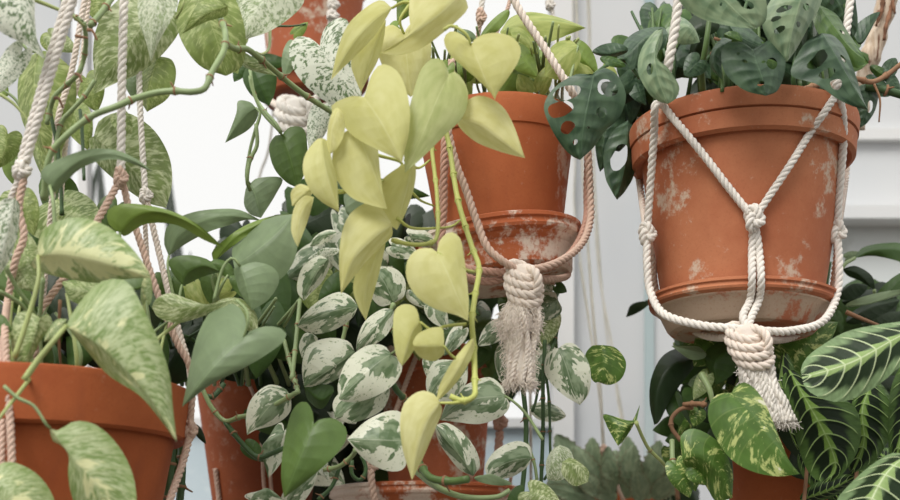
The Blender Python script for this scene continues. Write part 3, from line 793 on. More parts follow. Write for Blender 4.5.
leaf(P, 'olivegreen', 1.08, [(398, 26), (388, 28)], w1=7, w2=6); leaf(P, 'olivegreen', 1.1, [(448, 66), (436, 98)], w1=8, w2=8)
fill(P, ['lime', 'olivegreen', 'neon'], (395, -30, 440, -4), 6, (1.1, 1.25), (40, 60))
fill(P, ['lime', 'olivegreen'], (440, 60, 560, 96), 16, (1.2, 1.3), (24, 44))
for k in range(26):
    x = R.uniform(430, 566); vine(P, [(x, 104, 1.25+R.uniform(-.03, .05)), (x+R.uniform(-10, 10), 82, 1.23), (x+R.uniform(-25, 25), R.uniform(20, 60), 1.18)], R.uniform(1.2, 2.2), R.choice([M_STEM_GREEN, M_STEM_YEL]), nodes=False, name='stem')
vine(P, [(452, 95, 1.15), (446, 125, 1.11), (450, 150, 1.10), (458, 200, 1.08), (472, 247, 1.06), (479, 268, 1.04), (475, 296, 1.02), (472, 320, 1.0), (474, 350, 1.0), (475, 385, .99), (474, 396, .98), (463, 401, .98), (450, 396, .98)], 2.5, S, nodemat=S)
vine(P, [(440, 90, 1.12), (433, 130, 1.10), (432, 150, 1.09), (437, 195, 1.07), (437, 236, 1.05), (425, 244, 1.04), (408, 244, 1.03), (392, 240, 1.02)], 2.0, S, nodemat=S)
vine(P, [(397, 218, 1.02), (412, 228, 1.03), (438, 228, 1.06), (452, 226, 1.07), (462, 219, 1.08)], 1.5, S, nodes=False)
vine(P, [(377, 155, 1.02), (402, 163, 1.04), (392, 174, 1.03), (378, 184, 1.01)], 1.6, S, nodes=False)
vine(P, [(405, 160, 1.05), (418, 168, 1.07), (430, 160, 1.09)], 1.5, S, nodes=False)
vine(P, [(409, 189, 1.04), (420, 200, 1.05), (434, 206, 1.07)], 1.4, S, nodes=False)
vine(P, [(338, 193, 1.0), (352, 191, 1.03), (372, 184, 1.05)], 1.5, S, nodes=False)
leaf(P, 'deep', 1.12, [(455, 292), (480, 316)], w1=6, w2=6)

# ---------- marbled plant at the top left
P = plant('pothos', (90, -70, 1.1), 'pale marbled heart-leaved vine hanging into the top left corner with long ringed stems')
mk_ = 'marble'
leaf(P, 'snow', .95, [(2, -25), (22, 5), (35, 35), (46, 60)], [(24, -25), (34, -5), (35, 20), (38, 45)], [(-25, -5), (-14, 18), (4, 34), (24, 44)])
leaf(P, 'snow', .97, [(22, 52), (8, 70), (-6, 96)], w1=12, w2=15)
leaf(P, 'olive', 1.06, [(38, 52), (34, 80), (36, 120), (52, 166)], [(50, 52), (72, 70), (76, 100), (66, 140)], [(28, 58), (19, 76), (18, 100), (26, 130)], st=[(28, 50), (20, 40)])
leaf(P, mk_, 1.08, [(162, 0), (140, 30), (116, 62), (94, 94)], [(178, 14), (179, 32), (160, 57), (138, 74), (116, 83)], [(140, -14), (116, 2), (98, 24), (93, 50), (94, 75)])
leaf(P, 'pale', 1.0, [(160, -18), (156, 10), (152, 36), (151, 62)], [(172, -14), (178, 2), (171, 20), (160, 40)], [(146, -16), (138, 0), (139, 22), (146, 42)])
leaf(P, 'olive', 1.07, [(202, -18), (208, 14), (218, 44), (226, 76)], [(226, -14), (240, 10), (246, 40), (242, 66)], [(184, -8), (176, 16), (182, 42), (200, 66)])
leaf(P, 'olive', 1.02, [(228, 6), (206, 14), (182, 34)], [(226, 16), (206, 22)], [(216, 0), (198, 4)], shape='o')
leaf(P, 'olive', 1.10, [(158, 56), (150, 84), (147, 112)], [(172, 60), (176, 76), (168, 98)], [(146, 62), (140, 80), (141, 100)])
leaf(P, 'satin', 1.12, [(132, 75), (134, 100)], w1=9, w2=8)
leaf(P, 'olive', 1.11, [(86, 78), (97, 112)], w1=16, w2=14)
leaf(P, mk_, 1.14, [(94, 136), (118, 156), (146, 184), (166, 208)], [(100, 120), (124, 112), (152, 128), (169, 156), (172, 184)], [(88, 142), (96, 162), (120, 184), (146, 202)])
leaf(P, 'satin', .96, [(50, 186), (64, 172), (84, 158), (110, 154), (134, 161), (153, 172)], [(40, 176), (46, 166), (66, 156), (90, 149), (116, 150), (138, 160)], [(48, 196), (58, 190), (76, 172), (96, 162), (120, 160)], st=[(53, 200), (55, 226)], sr=2)
leaf(P, 'speck', 1.08, [(56, 200), (72, 216), (99, 226)], [(66, 190), (84, 194), (98, 208)], [(40, 206), (26, 224), (42, 240), (76, 236)])
leaf(P, 'olive', 1.12, [(8, 134), (4, 152), (-6, 170)], w1=18, w2=18); leaf(P, 'olivegreen', 1.14, [(12, 160), (22, 190)], w1=13, w2=12)
leaf(P, 'olive', 1.13, [(44, 134), (42, 160), (56, 194)], w1=18, w2=15)
leaf(P, 'olive', 1.15, [(52, 34), (60, 56)], w1=12, w2=14); leaf(P, mk_, 1.1, [(50, 36), (78, 52)], w1=10, w2=10); leaf(P, 'speck', 1.12, [(118, 116), (132, 134)], w1=10, w2=10)
leaf(P, 'olive', 1.16, [(72, 108), (88, 150)], w1=16, w2=14); leaf(P, 'olive', 1.15, [(95, -10), (100, 24)], w1=16, w2=14)
leaf(P, 'olivegreen', 1.1, [(0, 88), (8, 96)], w1=7, w2=7, st=[(16, 100), (30, 124)])
G = M_STEM_GREEN
vine(P, [(30, -2, .98), (55, 8, .985), (72, 16, .99), (84, 26, 1.0)], 2.0, M_STEM_YEL, nodes=False)
vine(P, [(84, 22, 1.0), (86, 42, 1.01), (83, 62, 1.02), (77, 75, 1.02), (64, 87, 1.03), (55, 96, 1.03), (50, 110, 1.04), (47, 124, 1.04)], 2.4, G)
vine(P, [(60, -8, 1.0), (68, 10, 1.0), (82, 22, 1.0)], 2.4, G); vine(P, [(112, -2, 1.03), (102, 12, 1.02), (90, 26, 1.01)], 3.0, G)
vine(P, [(95, 80, 1.05), (84, 97, 1.05), (70, 112, 1.05), (61, 123, 1.05), (56, 150, 1.05), (58, 190, 1.06)], 2.2, G)
vine(P, [(219, 14, 1.05), (225, 32, 1.01), (224, 50, 1.0), (212, 72, .99), (205, 88, .985), (192, 92, .98), (174, 91, .98), (155, 93, .98), (134, 99, .975), (115, 107, .97), (96, 114, .97), (80, 124, .97), (64, 138, .97), (52, 152, .975), (46, 172, .98), (44, 200, .99)], 2.9, G)
vine(P, [(84, 180, 1.0), (82, 130, 1.01), (80, 110, 1.02)], 1.8, M_STEM_DARK)
vine(P, [(176, 18, 1.03), (182, 8, 1.02), (185, -5, 1.02)], 1.2, M_STEM_YEL, nodes=False)
vine(P, [(50, 112, 1.05), (56, 140, 1.05), (60, 170, 1.05), (62, 215, 1.05)], 2.0, M_STEM_DARK)
vine(P, [(0, 94, 1.0), (14, 104, 1.0), (26, 118, 1.0), (32, 130, 1.0)], 1.7, M_STEM_YEL, nodes=False)
for q in ((76, 36, 88, 38), (88, 30, 97, 40), (55, 98, 63, 108), (76, 74, 82, 82)):
    vine(P, [(q[0], q[1], .995), ((q[0]+q[2])/2, q[1]+1, .99), (q[2], q[3], .99)], 1.6, M_BROWN, nodes=False, name='aerial_root')

# ---------- silvery plant of the high pot
P = plant('pothos', (300, -40, 1.5), 'silvery white-speckled vine hanging around the high scuffed pot')
leaf(P, 'pale', 1.12, [(276, -28), (266, -4), (252, 18), (236, 44)], [(300, -14), (304, 2), (290, 18), (268, 32), (250, 38)], [(250, -24), (236, -8), (238, 14), (238, 30)])
leaf(P, 'snow', 1.22, [(320, 46), (332, 66), (346, 88), (357, 112)], [(322, 34), (330, 22), (345, 18), (354, 36), (359, 62), (362, 90)], [(310, 38), (297, 37), (289, 48), (293, 68), (306, 86), (326, 102), (340, 108)])
leaf(P, 'deep', 1.26, [(252, 66), (260, 84), (269, 106)], [(264, 64), (276, 74), (275, 92)], [(246, 68), (243, 80), (252, 96)])
leaf(P, 'satin', 1.2, [(256, 108), (244, 116), (225, 143)], [(258, 116), (248, 130)], [(250, 102), (238, 101), (236, 114)], st=[(260, 114), (256, 128)])
leaf(P, 'green', 1.2, [(282, 135), (290, 158), (298, 188)], [(290, 127), (303, 128), (307, 142), (307, 166)], [(275, 136), (269, 148), (274, 168), (286, 182)], st=[(278, 130), (262, 112), (252, 88), (250, 76)])
leaf(P, 'satin', 1.22, [(250, 184), (256, 198), (261, 218)], [(258, 178), (282, 178), (276, 194)], [(246, 188), (244, 204), (250, 214)], st=[(246, 176), (250, 150), (256, 128)])
leaf(P, mk_, 1.1, [(232, 50), (250, 66), (277, 76)], [(240, 50), (260, 62)], [(234, 58), (250, 70)], shape='o')
leaf(P, 'olivegreen', 1.3, [(294, 34), (308, 22)], w1=5, w2=7); leaf(P, 'satin', 1.26, [(294, 46), (284, 78)], w1=10, w2=9)
leaf(P, 'snow', 1.28, [(322, 108), (316, 130), (310, 152)], w1=12, w2=11); leaf(P, 'deep', 1.3, [(246, 60), (234, 82)], w1=9, w2=9)
leaf(P, 'olive', 1.3, [(238, 40), (232, 4)], w1=12, w2=12); leaf(P, 'deep', 1.35, [(256, 62), (290, 62)], w1=9, w2=9)
leaf(P, 'olive', 1.16, [(228, 52), (238, 74)], w1=8, w2=9)
vine(P, [(226, 44, 1.05), (236, 49, 1.07), (247, 49, 1.08), (262, 60, 1.10), (282, 77, 1.13), (305, 95, 1.15), (330, 111, 1.17), (345, 122, 1.18)], 3.0, G)
vine(P, [(270, 30, 1.16), (269, 48, 1.14), (262, 54, 1.12), (256, 52, 1.1)], 1.5, M_STEM_YEL, nodes=False)
vine(P, [(276, 26, 1.3), (292, 26, 1.3), (306, 24, 1.3)], 1.1, M_STEM_DARK, nodes=False)
vine(P, [(256, 124, 1.2), (257, 145, 1.2), (250, 160, 1.2), (247, 180, 1.2), (250, 190, 1.21)], 2.0, G)
vine(P, [(250, 70, 1.25), (254, 93, 1.24), (262, 108, 1.22), (276, 124, 1.2), (281, 133, 1.2)], 1.7, G)
fill(P, ['deep', 'green', 'satin'], (228, -20, 262, 20), 6, (1.3, 1.4), (30, 50))

# ---------- golden pothos in the big left pot
P = plant('pothos', (40, 385, 1.05), 'cream-and-green variegated leafy plant growing over the big bottom left pot')
g = 'goldlight'
leaf(P, 'goldpale', .93, [(38, 256), (62, 254), (94, 260), (122, 268), (151, 278)], [(38, 244), (45, 228), (64, 219), (84, 218), (109, 227), (130, 246), (144, 264)], [(29, 264), (42, 272), (64, 278), (96, 283), (128, 279)], st=[(38, 282), (24, 330), (14, 358)], sr=2.6, smat=M_STEM_YEL, dY=-.01, cup=.3)
leaf(P, g, .90, [(66, 326), (104, 348), (146, 392), (177, 442)], [(73, 312), (90, 290), (106, 280), (128, 282), (146, 314), (160, 344), (170, 376), (173, 408)], [(72, 334), (88, 352), (108, 375), (140, 396), (162, 422), (172, 436)], st=[(56, 338), (38, 360), (24, 380)], sr=3.0, smat=M_STEM_YEL, cup=.25)
leaf(P, 'speck', .97, [(100, 284), (86, 292), (64, 286)], [(104, 300), (90, 306), (70, 300)], [(92, 280), (74, 280), (62, 282)])
leaf(P, 'speck', .95, [(40, 318), (32, 344), (22, 374)], [(48, 314), (52, 325), (40, 342), (30, 362)], [(30, 311), (17, 314), (11, 332), (13, 356)])
leaf(P, g, .94, [(44, 342), (54, 328), (67, 319)], [(52, 340), (64, 328)], [(46, 334), (56, 320)], shape='o')
leaf(P, 'snow', .93, [(14, 198), (8, 230), (-6, 282)], [(20, 206), (17, 236), (8, 262)], [(2, 200), (-14, 220), (-16, 256)])
leaf(P, 'green', .95, [(-6, 326), (12, 330)], w1=13, w2=13)
leaf(P, 'speck', 1.0, [(18, 240), (30, 262), (44, 286)], w1=14, w2=12)
leaf(P, 'marble', .99, [(16, 262), (34, 292)], w1=14, w2=16); leaf(P, 'olive', 1.02, [(22, 196), (34, 236)], w1=14, w2=12)
leaf(P, g, .89, [(50, 428), (68, 452), (96, 486), (126, 540)], [(56, 431), (64, 427), (76, 421), (94, 424), (112, 438), (127, 460), (135, 484), (136, 512)], [(52, 440), (62, 446), (69, 456), (68, 474), (73, 500), (88, 526)], st=[(46, 424), (34, 406), (18, 398), (4, 386)], sr=1.8)
leaf(P, g, .885, [(-14, 482), (10, 492), (46, 545)], [(0, 464), (16, 463), (37, 474), (52, 494), (58, 520)], [(-22, 496), (-8, 530), (20, 545)])
leaf(P, 'green', 1.0, [(116, 284), (138, 290), (150, 276)], w1=8, w2=8); leaf(P, g, .96, [(146, 300), (142, 284), (148, 270)], w1=6, w2=6)
for a in ([(5, 266, .96), (17, 288, .97), (30, 306, .98), (44, 330, 1.0)], [(-2, 291, .96), (12, 298, .97), (26, 310, .98), (40, 345, 1.0)], [(43, 278, .98), (40, 320, .99), (42, 370, 1.0)]):
    vine(P, a, 2.3, M_STEM_GREEN, nodes=False)
vine(P, [(34, 372, .95), (30, 378, .93), (18, 394, .90), (0, 417, .88), (-10, 430, .88)], 2.2, M_STEM_YEL, nodes=False)
vine(P, [(60, 300, .97), (59, 340, .98), (62, 380, 1.0)], 1.6, M_BROWN, nodes=False)
for k in range(16):
    x = R.uniform(-10, 175); vine(P, [(x, 384, 1.02), (x+R.uniform(-14, 14), 350, 1.01), (x+R.uniform(-35, 35), R.uniform(290, 330), 1.02)], R.uniform(1.6, 2.8), R.choice([M_STEM_GREEN, M_STEM_YEL, M_STEM_DARK]), nodes=False)
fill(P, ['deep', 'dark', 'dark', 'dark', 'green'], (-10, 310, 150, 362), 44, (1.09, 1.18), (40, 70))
fill(P, ['speck', 'olive', 'green', 'deep'], (-10, 205, 110, 310), 16, (1.1, 1.18), (40, 64))

# ---------- plain green pothos behind/right
P = plant('pothos', (235, 350, 1.35), 'plain grey-green heart-leaved plant rising out of the dark pot beside the big left pot')
leaf(P, 'olivegreen', 1.0, [(120, 233), (136, 216), (160, 212), (192, 224), (224, 248)], [(110, 226), (107, 212), (120, 204), (146, 205), (174, 212), (200, 226)], [(126, 236), (146, 224), (176, 225), (204, 240)], st=[(119, 250), (110, 290)], sr=1.8)
leaf(P, 'satin', 1.08, [(169, 256), (178, 236), (200, 222), (230, 216), (262, 221)], [(164, 242), (169, 224), (190, 213), (216, 209), (240, 210)], [(184, 245), (206, 233), (226, 226), (246, 220)], st=[(168, 268), (174, 300)])
leaf(P, 'green', 1.04, [(182, 285), (188, 272), (204, 266), (221, 272)], [(172, 272), (169, 260), (186, 255), (206, 259)], [(188, 284), (200, 278), (212, 274)], st=[(180, 294), (176, 320)])
leaf(P, 'green', 1.05, [(208, 264), (220, 264), (238, 280)], [(216, 259), (230, 264)], [(214, 270), (228, 278)], shape='o')
leaf(P, 'marble', 1.0, [(234, 300), (212, 304), (182, 308), (152, 307)], [(226, 306), (212, 312), (198, 318), (176, 323), (158, 317)], [(226, 299), (206, 304), (188, 299), (170, 293), (156, 299)])
leaf(P, 'marble', 1.02, [(212, 306), (232, 302), (250, 318), (258, 336)], [(222, 299), (242, 299), (256, 314)], [(220, 314), (240, 326)], shape='o')
leaf(P, 'satin', .97, [(244, 337), (228, 352), (206, 376), (182, 407)], [(252, 330), (268, 326), (284, 330), (285, 340), (266, 355), (240, 370), (212, 384)], [(246, 322), (240, 308), (226, 303), (210, 312), (198, 334), (191, 360), (186, 388)], st=[(248, 322), (246, 310), (236, 300)])
leaf(P, 'satin', 1.04, [(234, 266), (252, 254), (276, 234), (294, 214)], [(232, 250), (240, 236), (256, 224), (276, 216)], [(240, 276), (262, 284), (282, 278), (295, 258), (298, 234)], cup=.1)
leaf(P, 'olivegreen', 1.06, [(214, 262), (232, 240), (260, 224), (292, 213)], [(212, 252), (224, 240), (244, 226), (268, 217)], [(228, 250), (250, 234), (274, 222)], shape='o')
leaf(P, 'satin', 1.02, [(240, 266), (246, 286), (252, 310)], [(256, 262), (274, 268), (279, 282), (268, 300)], [(234, 268), (236, 282), (243, 298)], st=[(232, 258), (222, 270), (214, 300)])
leaf(P, 'green', 1.03, [(230, 276), (240, 284), (248, 300)], w1=7, w2=5, shape='o')
leaf(P, 'satin', 1.2, [(352, 196), (346, 212), (364, 226)], w1=10, w2=10); leaf(P, 'deep', 1.22, [(336, 188), (352, 204), (366, 212)], w1=12, w2=10)
leaf(P, 'deep', 1.3, [(372, 186), (400, 192), (430, 196)], w1=9, w2=10)
for a in ([(218, 300, 1.06), (212, 280, 1.05), (216, 274, 1.05)], [(214, 302, 1.06), (222, 285, 1.05), (228, 275, 1.05)], [(246, 318, 1.05), (247, 300, 1.04), (240, 290, 1.03)], [(152, 342, 1.06), (146, 300, 1.06), (138, 260, 1.08)]):
    vine(P, a, 1.8, M_STEM_GREEN, nodes=False)
vine(P, [(202, 388, 1.12), (212, 408, 1.12), (225, 421, 1.12), (240, 417, 1.11), (258, 413, 1.1), (280, 402, 1.09), (299, 391, 1.08)], 2.4, G)
vine(P, [(225, 422, 1.12), (240, 441, 1.12), (257, 457, 1.12), (270, 454, 1.12), (284, 448, 1.12)], 2.6, M_STEM_DARK)
vine(P, [(206, 396, 1.14), (214, 396, 1.14), (224, 384, 1.15)], 2.6, M_STEM_DARK)
for k in range(18):
    x = R.uniform(150, 300); vine(P, [(x, 385, 1.3), (x+R.uniform(-14, 14), 345, 1.25), (x+R.uniform(-35, 35), R.uniform(290, 330), 1.2)], R.uniform(1.4, 2.4), R.choice([M_STEM_GREEN, M_STEM_DARK]), nodes=False)
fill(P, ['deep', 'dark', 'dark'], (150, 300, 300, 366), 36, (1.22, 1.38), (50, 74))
fill(P, ['lime', 'marble', 'green'], (150, 278, 230, 316), 8, (1.12, 1.2), (26, 40))
leaf(P, 'deep', 1.24, [(168, 480), (176, 440), (182, 470)], w1=6, w2=6); leaf(P, 'dark', 1.2, [(196, 428), (206, 444)], w1=4, w2=4)
vine(P, [(174, 430, 1.2), (170, 465, 1.2), (167, 510, 1.2)], 4.5, M_STEM_DARK); vine(P, [(181, 440, 1.22), (182, 470, 1.22), (178, 520, 1.22)], 4, M_STEM_DARK)

# ---------- white-edged plant in the bottom centre pot
P = plant('pothos', (430, 345, 1.45), 'dense plant with white-edged grey-green leaves crowding the bottom centre pot')
j = 'njoy'
leaf(P, j, 1.12, [(328, 259), (316, 274), (304, 301)], [(330, 266), (322, 282), (310, 294)], [(318, 256), (302, 268), (297, 290)])
leaf(P, 'snow', 1.13, [(340, 250), (324, 248), (308, 259)], w1=4, w2=5, shape='o'); leaf(P, j, 1.14, [(336, 232), (318, 236), (310, 246)], w1=5, w2=7, shape='o')
leaf(P, j, 1.10, [(358, 306), (330, 312), (297, 326)], [(352, 318), (334, 330), (312, 334)], [(350, 296), (338, 292), (320, 300), (304, 314)], cup=.3)
leaf(P, j, 1.16, [(394, 303), (384, 282), (372, 266)], [(380, 306), (368, 292), (366, 278)], [(404, 296), (405, 280), (394, 268)], cup=.3)
leaf(P, j, 1.14, [(393, 309), (378, 324), (356, 351)], [(394, 320), (386, 336), (368, 348)], [(382, 309), (366, 320), (358, 336)])
leaf(P, j, 1.12, [(312, 333), (308, 344), (302, 358)], [(318, 340), (312, 356)], [(304, 334), (299, 346)])
leaf(P, j, 1.09, [(355, 352), (338, 364), (304, 387)], [(357, 362), (342, 376), (322, 386)], [(348, 341), (328, 338), (308, 346), (302, 366)])
leaf(P, j, 1.05, [(391, 354), (374, 366), (339, 399)], [(400, 360), (402, 370), (396, 382), (382, 393), (362, 401), (346, 402)], [(386, 347), (376, 344), (362, 348), (346, 362), (338, 384)], st=[(396, 350), (400, 340)])
leaf(P, j, 1.08, [(386, 384), (362, 398), (335, 418)], [(390, 392), (382, 410), (360, 421), (342, 422)], [(366, 386), (344, 390), (333, 402)])
leaf(P, j, 1.04, [(405, 441), (380, 440), (347, 439)], [(408, 456), (402, 470), (384, 470), (364, 459)], [(407, 428), (402, 413), (388, 411), (366, 421)])
leaf(P, 'green', 1.0, [(314, 424), (304, 448), (284, 498)], [(318, 420), (332, 418), (344, 425), (347, 436), (340, 450), (322, 468), (300, 486)], [(312, 410), (304, 401), (292, 411), (284, 442), (281, 474)], cup=.15)
leaf(P, 'deep', 1.1, [(304, 386), (320, 400), (334, 392)], [(320, 384), (332, 386)], [(308, 400), (322, 409)])
leaf(P, j, 1.09, [(291, 396), (272, 404), (247, 435)], [(290, 412), (276, 424), (256, 430)], [(284, 388), (268, 385), (252, 398), (246, 416)], cup=.3)
leaf(P, 'deep', 1.16, [(246, 446), (266, 462)], w1=10, w2=8); leaf(P, j, 1.14, [(284, 432), (262, 446), (268, 478)], w1=10, w2=12)
leaf(P, j, 1.1, [(250, 500), (266, 488), (284, 500)], w1=8, w2=10); leaf(P, j, 1.14, [(290, 500), (318, 470)], w1=11, w2=11); leaf(P, 'snow', 1.16, [(318, 456), (328, 480)], w1=7, w2=7)
leaf(P, j, 1.1, [(468, 366), (444, 374), (428, 398)], [(466, 384), (452, 400), (438, 402)], [(452, 360), (434, 362), (426, 380)])
leaf(P, j, 1.13, [(432, 306), (440, 318), (448, 330)], w1=10, w2=10); leaf(P, j, 1.16, [(462, 330), (452, 342), (444, 356)], w1=8, w2=9)
leaf(P, j, 1.14, [(430, 360), (438, 376), (440, 392)], w1=9, w2=9); leaf(P, 'deep', 1.2, [(446, 326), (460, 350)], w1=10, w2=10)
leaf(P, 'satin', 1.18, [(346, 240), (356, 262)], w1=12, w2=10); leaf(P, 'deep', 1.2, [(346, 282), (318, 300)], w1=13, w2=14)
leaf(P, j, 1.18, [(392, 246), (420, 256)], w1=10, w2=10); leaf(P, j, 1.2, [(410, 236), (440, 244)], w1=10, w2=8); leaf(P, j, 1.17, [(412, 290), (430, 308)], w1=10, w2=10)
leaf(P, 'olivegreen', 1.22, [(430, 262), (440, 300)], w1=14, w2=12)
leaf(P, 'snow', 1.12, [(346, 412), (356, 424)], w1=12, w2=8)
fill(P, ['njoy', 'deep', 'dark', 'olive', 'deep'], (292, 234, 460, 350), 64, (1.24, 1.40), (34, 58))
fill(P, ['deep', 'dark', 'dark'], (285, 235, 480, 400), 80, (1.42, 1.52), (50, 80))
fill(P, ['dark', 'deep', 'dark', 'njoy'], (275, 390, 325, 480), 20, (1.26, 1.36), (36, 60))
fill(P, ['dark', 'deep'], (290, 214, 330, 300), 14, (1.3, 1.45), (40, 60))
vine(P, [(392, 382, 1.08), (398, 392, 1.09), (410, 404, 1.12)], 3.2, M_STEM_DARK)
vine(P, [(412, 448, 1.15), (420, 464, 1.12), (431, 478, 1.10), (452, 481, 1.09), (468, 479, 1.08)], 3.8, M_STEM_MID)
vine(P, [(418, 472, 1.16), (437, 487, 1.12), (464, 497, 1.1), (496, 497, 1.1), (510, 490, 1.1)], 3.6, G, nodes=False)
vine(P, [(324, 470, 1.1), (340, 466, 1.09), (352, 456, 1.08), (356, 450, 1.07)], 2.4, G); vine(P, [(340, 466, 1.1), (332, 486, 1.1), (318, 500, 1.1)], 2.2, M_STEM_DARK)
vine(P, [(352, 460, 1.1), (352, 474, 1.1), (360, 480, 1.1), (366, 470, 1.1), (362, 456, 1.1)], 2.0, M_STEM_DARK)
for a in ([(338, 360, 1.2), (345, 330, 1.2), (352, 300, 1.2)], [(300, 300, 1.2), (296, 340, 1.18), (292, 380, 1.15)], [(398, 345, 1.15), (390, 318, 1.16), (394, 303, 1.16)], [(284, 340, 1.2), (292, 370, 1.18), (298, 392, 1.1)]):
    vine(P, a, 2.2, R.choice([M_STEM_GREEN, M_STEM_DARK]))

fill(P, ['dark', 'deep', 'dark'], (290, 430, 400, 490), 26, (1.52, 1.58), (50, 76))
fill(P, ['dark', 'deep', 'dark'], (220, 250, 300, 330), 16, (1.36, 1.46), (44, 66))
# ---------- trailing variegated stems beside the tassel
P = plant('pothos', (530, 300, 1.3), 'cream-splashed leaves trailing on thin dark stems below and beside the frayed tassel')
v_ = 'njoy'; w_ = 'speck'
leaf(P, 'njoy', 1.16, [(559, 348), (566, 366), (572, 386), (580, 405)], [(566, 343), (576, 345), (588, 361), (591, 380), (588, 395)], [(550, 350), (545, 360), (546, 376), (562, 394)])
leaf(P, 'golden', 1.2, [(603, 345), (604, 362), (598, 382)], [(616, 348), (626, 362), (622, 378), (610, 385)], [(592, 346), (585, 356), (588, 372), (594, 382)])
leaf(P, j, 1.12, [(505, 396), (480, 398), (458, 405), (440, 420)], [(510, 405), (502, 416), (480, 424), (456, 422)], [(502, 386), (488, 377), (464, 386), (448, 400)], st=[(514, 402), (526, 414), (543, 440)], sr=1.6)
leaf(P, j, 1.10, [(473, 476), (460, 456), (446, 440), (435, 425)], [(460, 470), (448, 456), (438, 440)], [(480, 466), (476, 450), (464, 434), (448, 423)], cup=.25)
leaf(P, j, 1.12, [(532, 458), (516, 460), (500, 466), (488, 478)], [(526, 468), (514, 476), (502, 479)], [(530, 446), (516, 441), (496, 450), (485, 466)], cup=.25)
leaf(P, 'satin', 1.1, [(474, 478), (492, 474), (512, 484)], w1=5, w2=4, shape='o')
leaf(P, j, 1.24, [(530, 408), (548, 410), (566, 416)], w1=9, w2=10, shape='o')
leaf(P, 'pale', 1.14, [(560, 445), (552, 460), (547, 480)], [(570, 450), (574, 466), (562, 480)], [(552, 450), (546, 462)], cup=.2)
leaf(P, 'marble', 1.12, [(562, 462), (578, 466), (588, 482)], [(572, 458), (588, 470)], [(562, 474), (574, 486)])
leaf(P, 'marble', 1.1, [(530, 492), (550, 500), (566, 520)], w1=16, w2=18); leaf(P, 'deep', 1.13, [(524, 492), (506, 510)], w1=10, w2=10)
leaf(P, v_, 1.24, [(558, 300), (546, 304), (534, 312)], [(562, 310), (554, 319), (540, 320)], [(554, 292), (540, 294), (532, 304)])
leaf(P, 'deep', 1.26, [(556, 286), (567, 292)], w1=6, w2=6); leaf(P, 'snow', 1.28, [(545, 280), (552, 292)], w1=6, w2=8)
leaf(P, v_, 1.22, [(500, 326), (488, 338), (478, 346)], w1=11, w2=10); leaf(P, 'marble', 1.24, [(552, 316), (546, 334), (540, 350)], w1=11, w2=9)
leaf(P, v_, 1.26, [(506, 350), (500, 366), (504, 386)], w1=11, w2=11); leaf(P, v_, 1.24, [(548, 352), (540, 372), (538, 392)], w1=10, w2=12)
leaf(P, 'marble', 1.25, [(540, 318), (530, 336)], w1=12, w2=12)
leaf(P, 'golden', 1.17, [(637, 420), (626, 430), (618, 446)], [(640, 404), (634, 424), (624, 440)], [(626, 420), (604, 414), (606, 424), (612, 436)], cup=.5)
vine(P, [(636, 422, 1.17), (642, 436, 1.18), (649, 449, 1.19), (662, 462, 1.2), (672, 474, 1.22)], 1.8, M_STEM_YEL)
vine(P, [(522, 380, 1.2), (526, 420, 1.2), (525, 460, 1.2), (522, 492, 1.2)], 2.5, M_STEM_DARK)
vine(P, [(545, 340, 1.22), (543, 390, 1.22), (543, 430, 1.22), (541, 486, 1.22)], 2.0, M_STEM_DARK)
vine(P, [(544, 360, 1.21), (549, 400, 1.21), (550, 440, 1.21), (550, 468, 1.21), (544, 480, 1.21)], 1.4, M_STEM_DARK)
vine(P, [(541, 370, 1.21), (536, 400, 1.21), (532, 412, 1.21)], 1.4, M_STEM_DARK)
vine(P, [(556, 294, 1.26), (557, 330, 1.25), (548, 360, 1.24), (542, 380, 1.22)], 1.8, M_STEM_DARK)
vine(P, [(526, 440, 1.2), (534, 462, 1.2), (537, 480, 1.2)], 1.6, M_STEM_GREEN)
fill(P, ['njoy', 'deep', 'green', 'deep'], (478, 290, 548, 380), 26, (1.3, 1.4), (26, 44))

# ---------- jade-like toothed succulent
P = plant('succulent', (615, 480, 1.7), 'grey-green succulent with brown toothed leaf edges in the small orange pot')
for (a, b, w) in (((585, 492), (556, 434), 15), ((600, 490), (592, 437), 12), ((612, 494), (608, 446), 10), ((604, 498), (566, 466), 11), ((640, 494), (634, 444), 12), ((642, 496), (660, 440), 13),
                  ((636, 498), (672, 466), 11), ((596, 502), (546, 486), 9), ((652, 498), (688, 480), 10), ((625, 498), (646, 462), 11), ((616, 500), (590, 470), 11), ((626, 484), (628, 436), 11), ((606, 492), (574, 446), 12), ((662, 486), (692, 448), 11),
                  ((640, 502), (636, 470), 11), ((596, 494), (580, 474), 10), ((655, 500), (668, 476), 10), ((616, 480), (606, 458), 10), ((664, 492), (680, 458), 10)):
    leaf(P, 'kalan', 1.60+R.uniform(-.05, .03), [a, b], w1=w, w2=w*.85, shape='o', serr=1, cup=-.25, bend=R.uniform(-.1, .1), N=30, dY=R.uniform(-.04, 0))
fill(P, ['kalan', 'dark'], (566, 466, 690, 496), 24, (1.64, 1.72), (30, 46), ang=(3.6, 5.8), shape='o', serr=1)
vine(P, [(676, 400, 1.55), (672, 436, 1.55), (674, 456, 1.55), (678, 500, 1.55)], 2.2, M_BROWN)

